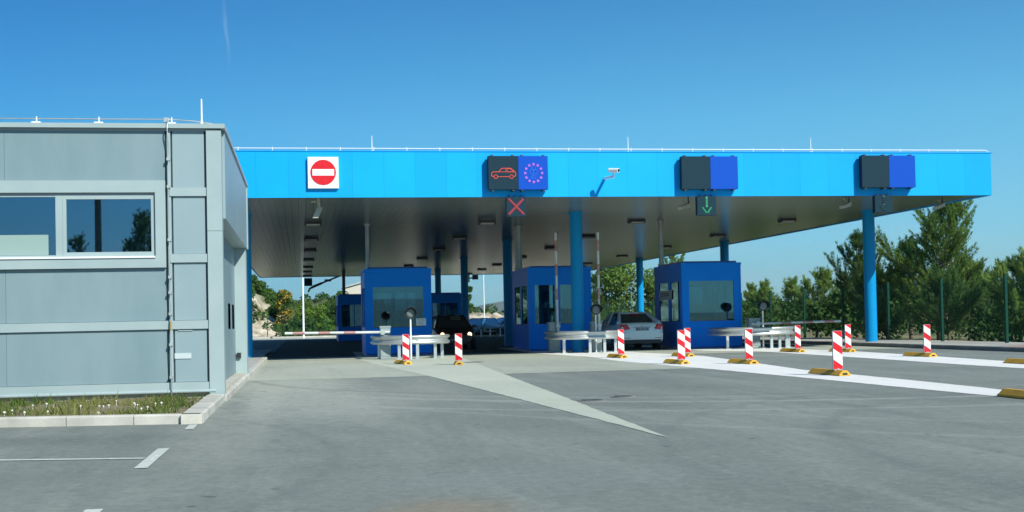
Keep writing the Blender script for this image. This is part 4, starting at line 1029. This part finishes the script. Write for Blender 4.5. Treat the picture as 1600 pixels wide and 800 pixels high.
# greenery seen in the gap between the middle and right booths
bush('leafy_tree', 29.2, 113, -.03, 5.6, 7.0, 'broad rounded tree seen above the silver saloon under the canopy', 31, M_pine, 5200, .27, 'trees seen under the canopy', 'tree')
bush('leafy_tree', 32.2, 112, -.03, 4.2, 5.8, 'rounded tree behind the rear blue column by the saloon', 32, M_pine, 3600, .27, 'trees seen under the canopy', 'tree')
pine('pine_tree', 26.8, 112, 5.0, 1.9, 'dark pine left of the saloon behind the middle signal lamp', 33, m_=M_pined, dens=1.2, group='trees seen under the canopy')
pine('pine_tree', 27.4, 90, 6.2, 1.7, 'thin pine top showing above the furthest right booth', 34, group='trees seen under the canopy')
rgw = np.random.default_rng(77)
L = [(rgw.uniform(25.2, 42), y, rgw.uniform(.2, 1.2), rgw.uniform(.7, 1.3)) for y in np.arange(34, 135, .55)] + [(rgw.uniform(25.0, 29.5), y, rgw.uniform(.7, 1.75), rgw.uniform(.55, .95)) for y in np.arange(36, 90, .6)]
V, t = leafcloud(L, 42000, .20, rgw)
tag(fastmesh('undergrowth', V, np.arange(len(V)).reshape(-1, 4), M_leafd, t), 'dense low scrub filling the ground behind the green fence', None, None, 'stuff')
L = [(rgw.uniform(46, 75), y, rgw.uniform(.5, 2.2), rgw.uniform(1.2, 2.2)) for y in np.arange(30, 260, 1.2)]
V, t = leafcloud(L, 22000, .40, rgw)
tag(fastmesh('woodland', V, np.arange(len(V)).reshape(-1, 4), M_pined, t), 'far wood edge reading as one mass beyond the pines', None, None, 'stuff')

# ------------------------------------------------------------------ hillside beyond the canopy, on the left
def hz(x, y):
    t = max(0, min(1, (y-126)/9)); t = t*t*(3-2*t)
    rock = max(0, min(5.2, (-.3-x)*1.05 + .35*math.sin(y*.9+x*.7)))*t
    t2 = max(0, min(1, (y-134)/40)); back = (4.6 if x < 9 else max(1.9, 4.6-(x-9)*.6))*t2
    if 11 < x < 40:
        t3 = max(0, min(1, (y-127)/5)); back = max(back, (1.95+.10*math.sin(x*.8)+.07*math.sin(x*2.3+y))*t3)
    return max(rock, back) + .25*math.sin(x*1.7+y*.6)*t + .12*math.sin(x*4.1-y*2.2)*t + .22*math.sin(x*2.9+y*3.7)*math.sin(y*1.9-x*1.3)*t - .02
def hillmat():
    M = bpy.data.materials.new('scrubby_limestone_slope'); M.use_nodes = True
    n, l = M.node_tree.nodes, M.node_tree.links; b = n['Principled BSDF']; b.inputs['Roughness'].default_value = .95
    g = n.new('ShaderNodeNewGeometry'); s = n.new('ShaderNodeSeparateXYZ'); l.new(g.outputs['Position'], s.inputs[0])
    z = n.new('ShaderNodeTexNoise'); z.inputs['Scale'].default_value = .8; z.inputs['Detail'].default_value = 8; l.new(g.outputs['Position'], z.inputs['Vector'])
    r1 = n.new('ShaderNodeValToRGB'); r1.color_ramp.elements[0].position = .36; r1.color_ramp.elements[1].position = .6
    r1.color_ramp.elements[0].color = (.20, .17, .10, 1); r1.color_ramp.elements[1].color = (.60, .53, .42, 1); l.new(z.outputs['Fac'], r1.inputs[0])
    r2 = n.new('ShaderNodeValToRGB'); r2.color_ramp.elements[0].color = (.035, .065, .018, 1); r2.color_ramp.elements[1].color = (.13, .15, .05, 1); l.new(z.outputs['Fac'], r2.inputs[0])
    mr = n.new('ShaderNodeMapRange'); mr.inputs['From Min'].default_value = 133; mr.inputs['From Max'].default_value = 139; l.new(s.outputs['Y'], mr.inputs['Value'])
    x = n.new('ShaderNodeMixRGB'); l.new(mr.outputs[0], x.inputs[0]); l.new(r1.outputs[0], x.inputs[1]); l.new(r2.outputs[0], x.inputs[2]); l.new(x.outputs[0], b.inputs['Base Color'])
    p = n.new('ShaderNodeBump'); p.inputs['Strength'].default_value = .8; p.inputs['Distance'].default_value = .3; l.new(z.outputs['Fac'], p.inputs['Height']); l.new(p.outputs[0], b.inputs['Normal'])
    return M
struct(terrain('hillside', -70, 60, 124, 210, 200, 110, hz, hillmat()))
kerb('far_kerb', (-30, 123.4), (24, 123.4), 36, .3, .16, M_kerb, 1)
hill_bushes = [(-1.6, 130.5, 2.6, 4.6, 'broom', 'tall bush with yellow blossom on the slope'), (-5.2, 137, 3.2, 2.8, 'd', 'green bush at the top of the rock cut'), (-3.6, 141, 3.6, 3.0, 'l', 'rounded green bush above the yellow blossom'),
    (1.9, 131, 2.3, 3.8, 'l', 'light green bush right of the thin white lamp post'), (3.6, 133.5, 2.6, 4.1, 'd', 'dark bush in the middle of the slope'), (5.3, 131.5, 2.4, 3.6, 'l', 'bright green bush left of the far dark booth'), (6.8, 134, 2.8, 4.6, 'd', 'round topped bush beside the far dark booth'),
    (.7, 128.3, 2.0, 2.2, 'd', 'low dark bush at the foot of the lamp post'), (2.6, 128.0, 2.4, 1.9, 'l', 'low green bush by the far road edge'), (4.9, 128.2, 2.4, 1.9, 'd', 'low dark bush by the far road edge'), (7.4, 128.4, 2.4, 2.1, 'l', 'low bush nearest the far dark booth'),
    (-.6, 128.6, 1.7, 1.9, 'd', 'dark bush below the yellow blossom'), (-3.0, 133.5, 1.8, 1.8, 'd', 'small dark shrub on the rock edge'), (-7.5, 140, 3.4, 3.0, 'l', 'green bush at the left edge of the slope'), (.2, 137, 2.6, 4.2, 'l', 'mid green bush behind the lamp post'),
    (14.8, 128.2, 2.6, 2.0, 'l', 'green bush below the slim cypress'), (12.8, 128, 2.4, 2.4, 'd', 'dark bush left of the slim cypress')]
for i, (x, y, w_, h, k, lab) in enumerate(hill_bushes):
    bush('bush', x, y, max(-.02, hz(x, y)-.25), w_, h if hz(x, y) < 1 else h*.75, lab, 100+i, {'d': M_leafd, 'l': M_leaf, 'broom': M_leafd}[k], 1300, .24, 'bushes on the slope beyond the canopy', 'bush', M_broom if k == 'broom' else None)
for i in range(34):
    pass
bush('cypress_tree', 16.5, 122.4, -.02, 1.5, 5.4, 'slim dark cypress in the gap right of the dark red car', 140, M_leafd, 1500, .20, None, 'cypress tree', None, True)
L = [(x, rgw.uniform(136, 150), hz(x, 142)+.4, rgw.uniform(.5, .9)) for x in np.arange(9.5, 34, .6)] + [(rgw.uniform(-6, 9), rgw.uniform(136, 150), 0, rgw.uniform(.5, 1.0)) for _ in range(40)] + [(rgw.uniform(-9, 8.5), rgw.uniform(128.5, 140), 0, rgw.uniform(.35, .8)) for _ in range(75)] + [(rgw.uniform(-2.2, 9), rgw.uniform(125.8, 130), 0, rgw.uniform(.4, .8)) for _ in range(45)]
L = [(a, b_, hz(a, b_)+.25, d) for a, b_, c_, d in L]
L += [(a, b_, hz(a, b_)+.3, rgw.uniform(.5, 1.1)) for a, b_ in zip(rgw.uniform(-14, 12, 110), rgw.uniform(142, 182, 110))] + [(a, b_, hz(a, b_)+.3, rgw.uniform(.5, 1.2)) for a, b_ in zip(rgw.uniform(-60, -10, 130), rgw.uniform(133, 180, 130))]
V, t = leafcloud(L, 60000, .27, rgw)
tag(fastmesh('scrub', V, np.arange(len(V)).reshape(-1, 4), M_leafd, t), 'low scrub covering the slope beyond the canopy', None, None, 'stuff')

def lamppost(X, Y, h, label, k=1.0):
    r = thing('lamp_post', label, 'lamp post', (X, Y, 0), 0, 'lamp posts beyond the canopy')
    MB().tube([(X, Y, 0), (X, Y, h*.5), (X, Y, h)], [.10*k, .085*k, .06*k], 12).build('pole', M_white, r)
    MB().tube([(X, Y, h-.05), (X+.5, Y-.4, h+.15), (X+1.2, Y-.9, h+.2)], .04, 8).build('arm', M_white, r)
    MB().box(X+1.1, X+1.7, Y-1.2, Y-.8, h+.14, h+.26).build('lamp_head', M_galvd, r)
    MB().box(X-.18, X+.18, Y-.18, Y+.18, 0, .03).build('foot', M_galvd, r)
lamppost(.2, 118, 8.5, 'white lamp post left, in front of the bushy slope')
lamppost(17.95, 122.2, 8.5, 'thin lamp post in the gap beside the slim cypress', .6)
def boom():
    r = thing('folding_boom', 'dark jointed boom slanting down under the canopy rear edge', 'boom arm', (3.0, 103.6, CZ))
    MB().tube([(3.15, 103.6, CZ-.02), (1.6, 103.6, 4.62)], [.07, .07], 6).build('upper_arm', M_darkgrey, r)
    MB().tube([(1.75, 103.6, 4.68), (1.1, 103.6, 4.42), (.72, 103.6, 4.22), (.62, 103.6, 3.95)], [.10, .11, .08, .07], 8).build('lower_arm', M_darkgrey, r)
    MB().box(1.95, 2.5, 103.5, 103.7, 4.80, 4.98).build('motor', M_darkgrey, r)
boom()
def smallhouse():
    r = thing('small_house', 'small pale house with a low roof on the slope top', 'house', (9, 186, 4.4))
    box('wall', M_render, r, 6.3, 12.5, 184, 190, 3.6, 6.6)
    MB().prism([(6.1, 6.55), (12.7, 8.35), (12.7, 8.55), (6.1, 6.75)], 1, 183.7, 190.3).build('roof', M_rooftile, r)
    MB().prism([(6.3, 6.6), (12.5, 6.6), (12.5, 8.3)], 1, 184.001, 189.99).build('gable', M_render, r)
    w_ = box('window', M_darkgrey, r, 10.3, 11.2, 183.96, 184.0, 5.0, 6.1)
smallhouse()
def backfence():
    r = thing('mesh_fence', 'thin dark wire fence at the foot of the slope', 'fence', (-12, 124.6, 0))
    xs = [-12+2.9*k for k in range(8)]
    for x in xs: MB().box(x-.04, x+.04, 124.56, 124.64, 0, 2.0).build('post', M_green, r)
    for a, c_ in zip(xs, xs[1:]):
        b = MB(); k = a+.1
        while k < c_: b.box(k-.004, k+.004, 124.596, 124.604, .1, 1.9); k += .12
        for z in (.15, .6, 1.05, 1.5, 1.88): b.box(a+.04, c_-.04, 124.605, 124.611, z-.006, z+.006)
        tag(b.build('mesh_panel', M_green, r), kind='stuff')
backfence()

# ------------------------------------------------------------------ what the windows mirror: trees and a pole behind the viewer
pine('pine_tree', -8.0, -26, 7.2, 1.9, 'dark tree mirrored at the right edge of the ribbon window', 51, m_=M_pined, dens=1.0, group='trees mirrored in the building window')
pine('pine_tree', -11.6, -27, 6.0, 1.2, 'slim dark tree mirrored in the middle of the window pane', 52, m_=M_pined, dens=1.0, group='trees mirrored in the building window')
pine('pine_tree', -9.6, -31, 6.0, 1.7, 'lower dark tree mirrored between the two others', 53, m_=M_pined, dens=.9, group='trees mirrored in the building window')
r = thing('pole', 'tall dark wooden pole mirrored in the window pane', 'pole', (-10.3, -25, 0))
MB().tube([(-10.3, -25, -.05), (-10.3, -25, 11)], [.2, .15], 10).build('shaft', M_bark, r); MB().box(-10.9, -9.7, -25.22, -25.14, 10.3, 10.42).build('crossarm', M_bark, r)

# ------------------------------------------------------------------ distant hills all round
def ring(name, rad, amp, seed, depth, lo_=0.3):
    rg = np.random.default_rng(seed); n = 260; ph = rg.uniform(0, 6.28, 8); V = []; F = []
    for i in range(n):
        a = 2*math.pi*i/n
        hh = sum(math.sin(a*k+ph[k-1])/k for k in range(1, 8))*.5 + .12*math.sin(a*31+ph[7]) + .07*math.sin(a*57)
        hh = amp*max(lo_, .62+hh*.55)*(1-.6*(.5-.5*math.cos(a))) + 75*math.exp(-((a-3.07)/.09)**2) + 25*math.exp(-((a-2.95)/.06)**2) + 52*math.exp(-((a-.178)/.022)**2) + 30*math.exp(-((a-.145)/.02)**2)
        for f, s_ in ((0, 0), (.3, .42), (.6, .78), (1, 1), (1.5, .6)):
            rr = rad+depth*f; V.append((rr*math.sin(a), rr*math.cos(a), -5+hh*s_))
    for i in range(n):
        j = (i+1) % n
        for k in range(4): F.append((i*5+k, j*5+k, j*5+k+1, i*5+k+1))
    return struct(MB().add(V, F, 0, True).build(name, M_hillblue))
ring('hills', 3600, 62, 4, 900)

# ------------------------------------------------------------------ the air
M_haze = bpy.data.materials.new('haze'); M_haze.use_nodes = True
n, l = M_haze.node_tree.nodes, M_haze.node_tree.links; n.clear()
o = n.new('ShaderNodeOutputMaterial'); v = n.new('ShaderNodeVolumePrincipled')
v.inputs['Color'].default_value = (.72, .88, 1, 1); v.inputs['Density'].default_value = .00011; v.inputs['Anisotropy'].default_value = .2
l.new(v.outputs[0], o.inputs['Volume'])
hzb = MB().box(-5200, 5200, -5200, 5200, -6.5, 190).build('haze', M_haze); tag(hzb, 'thin blue summer haze filling the air to the hills', None, None, 'stuff')
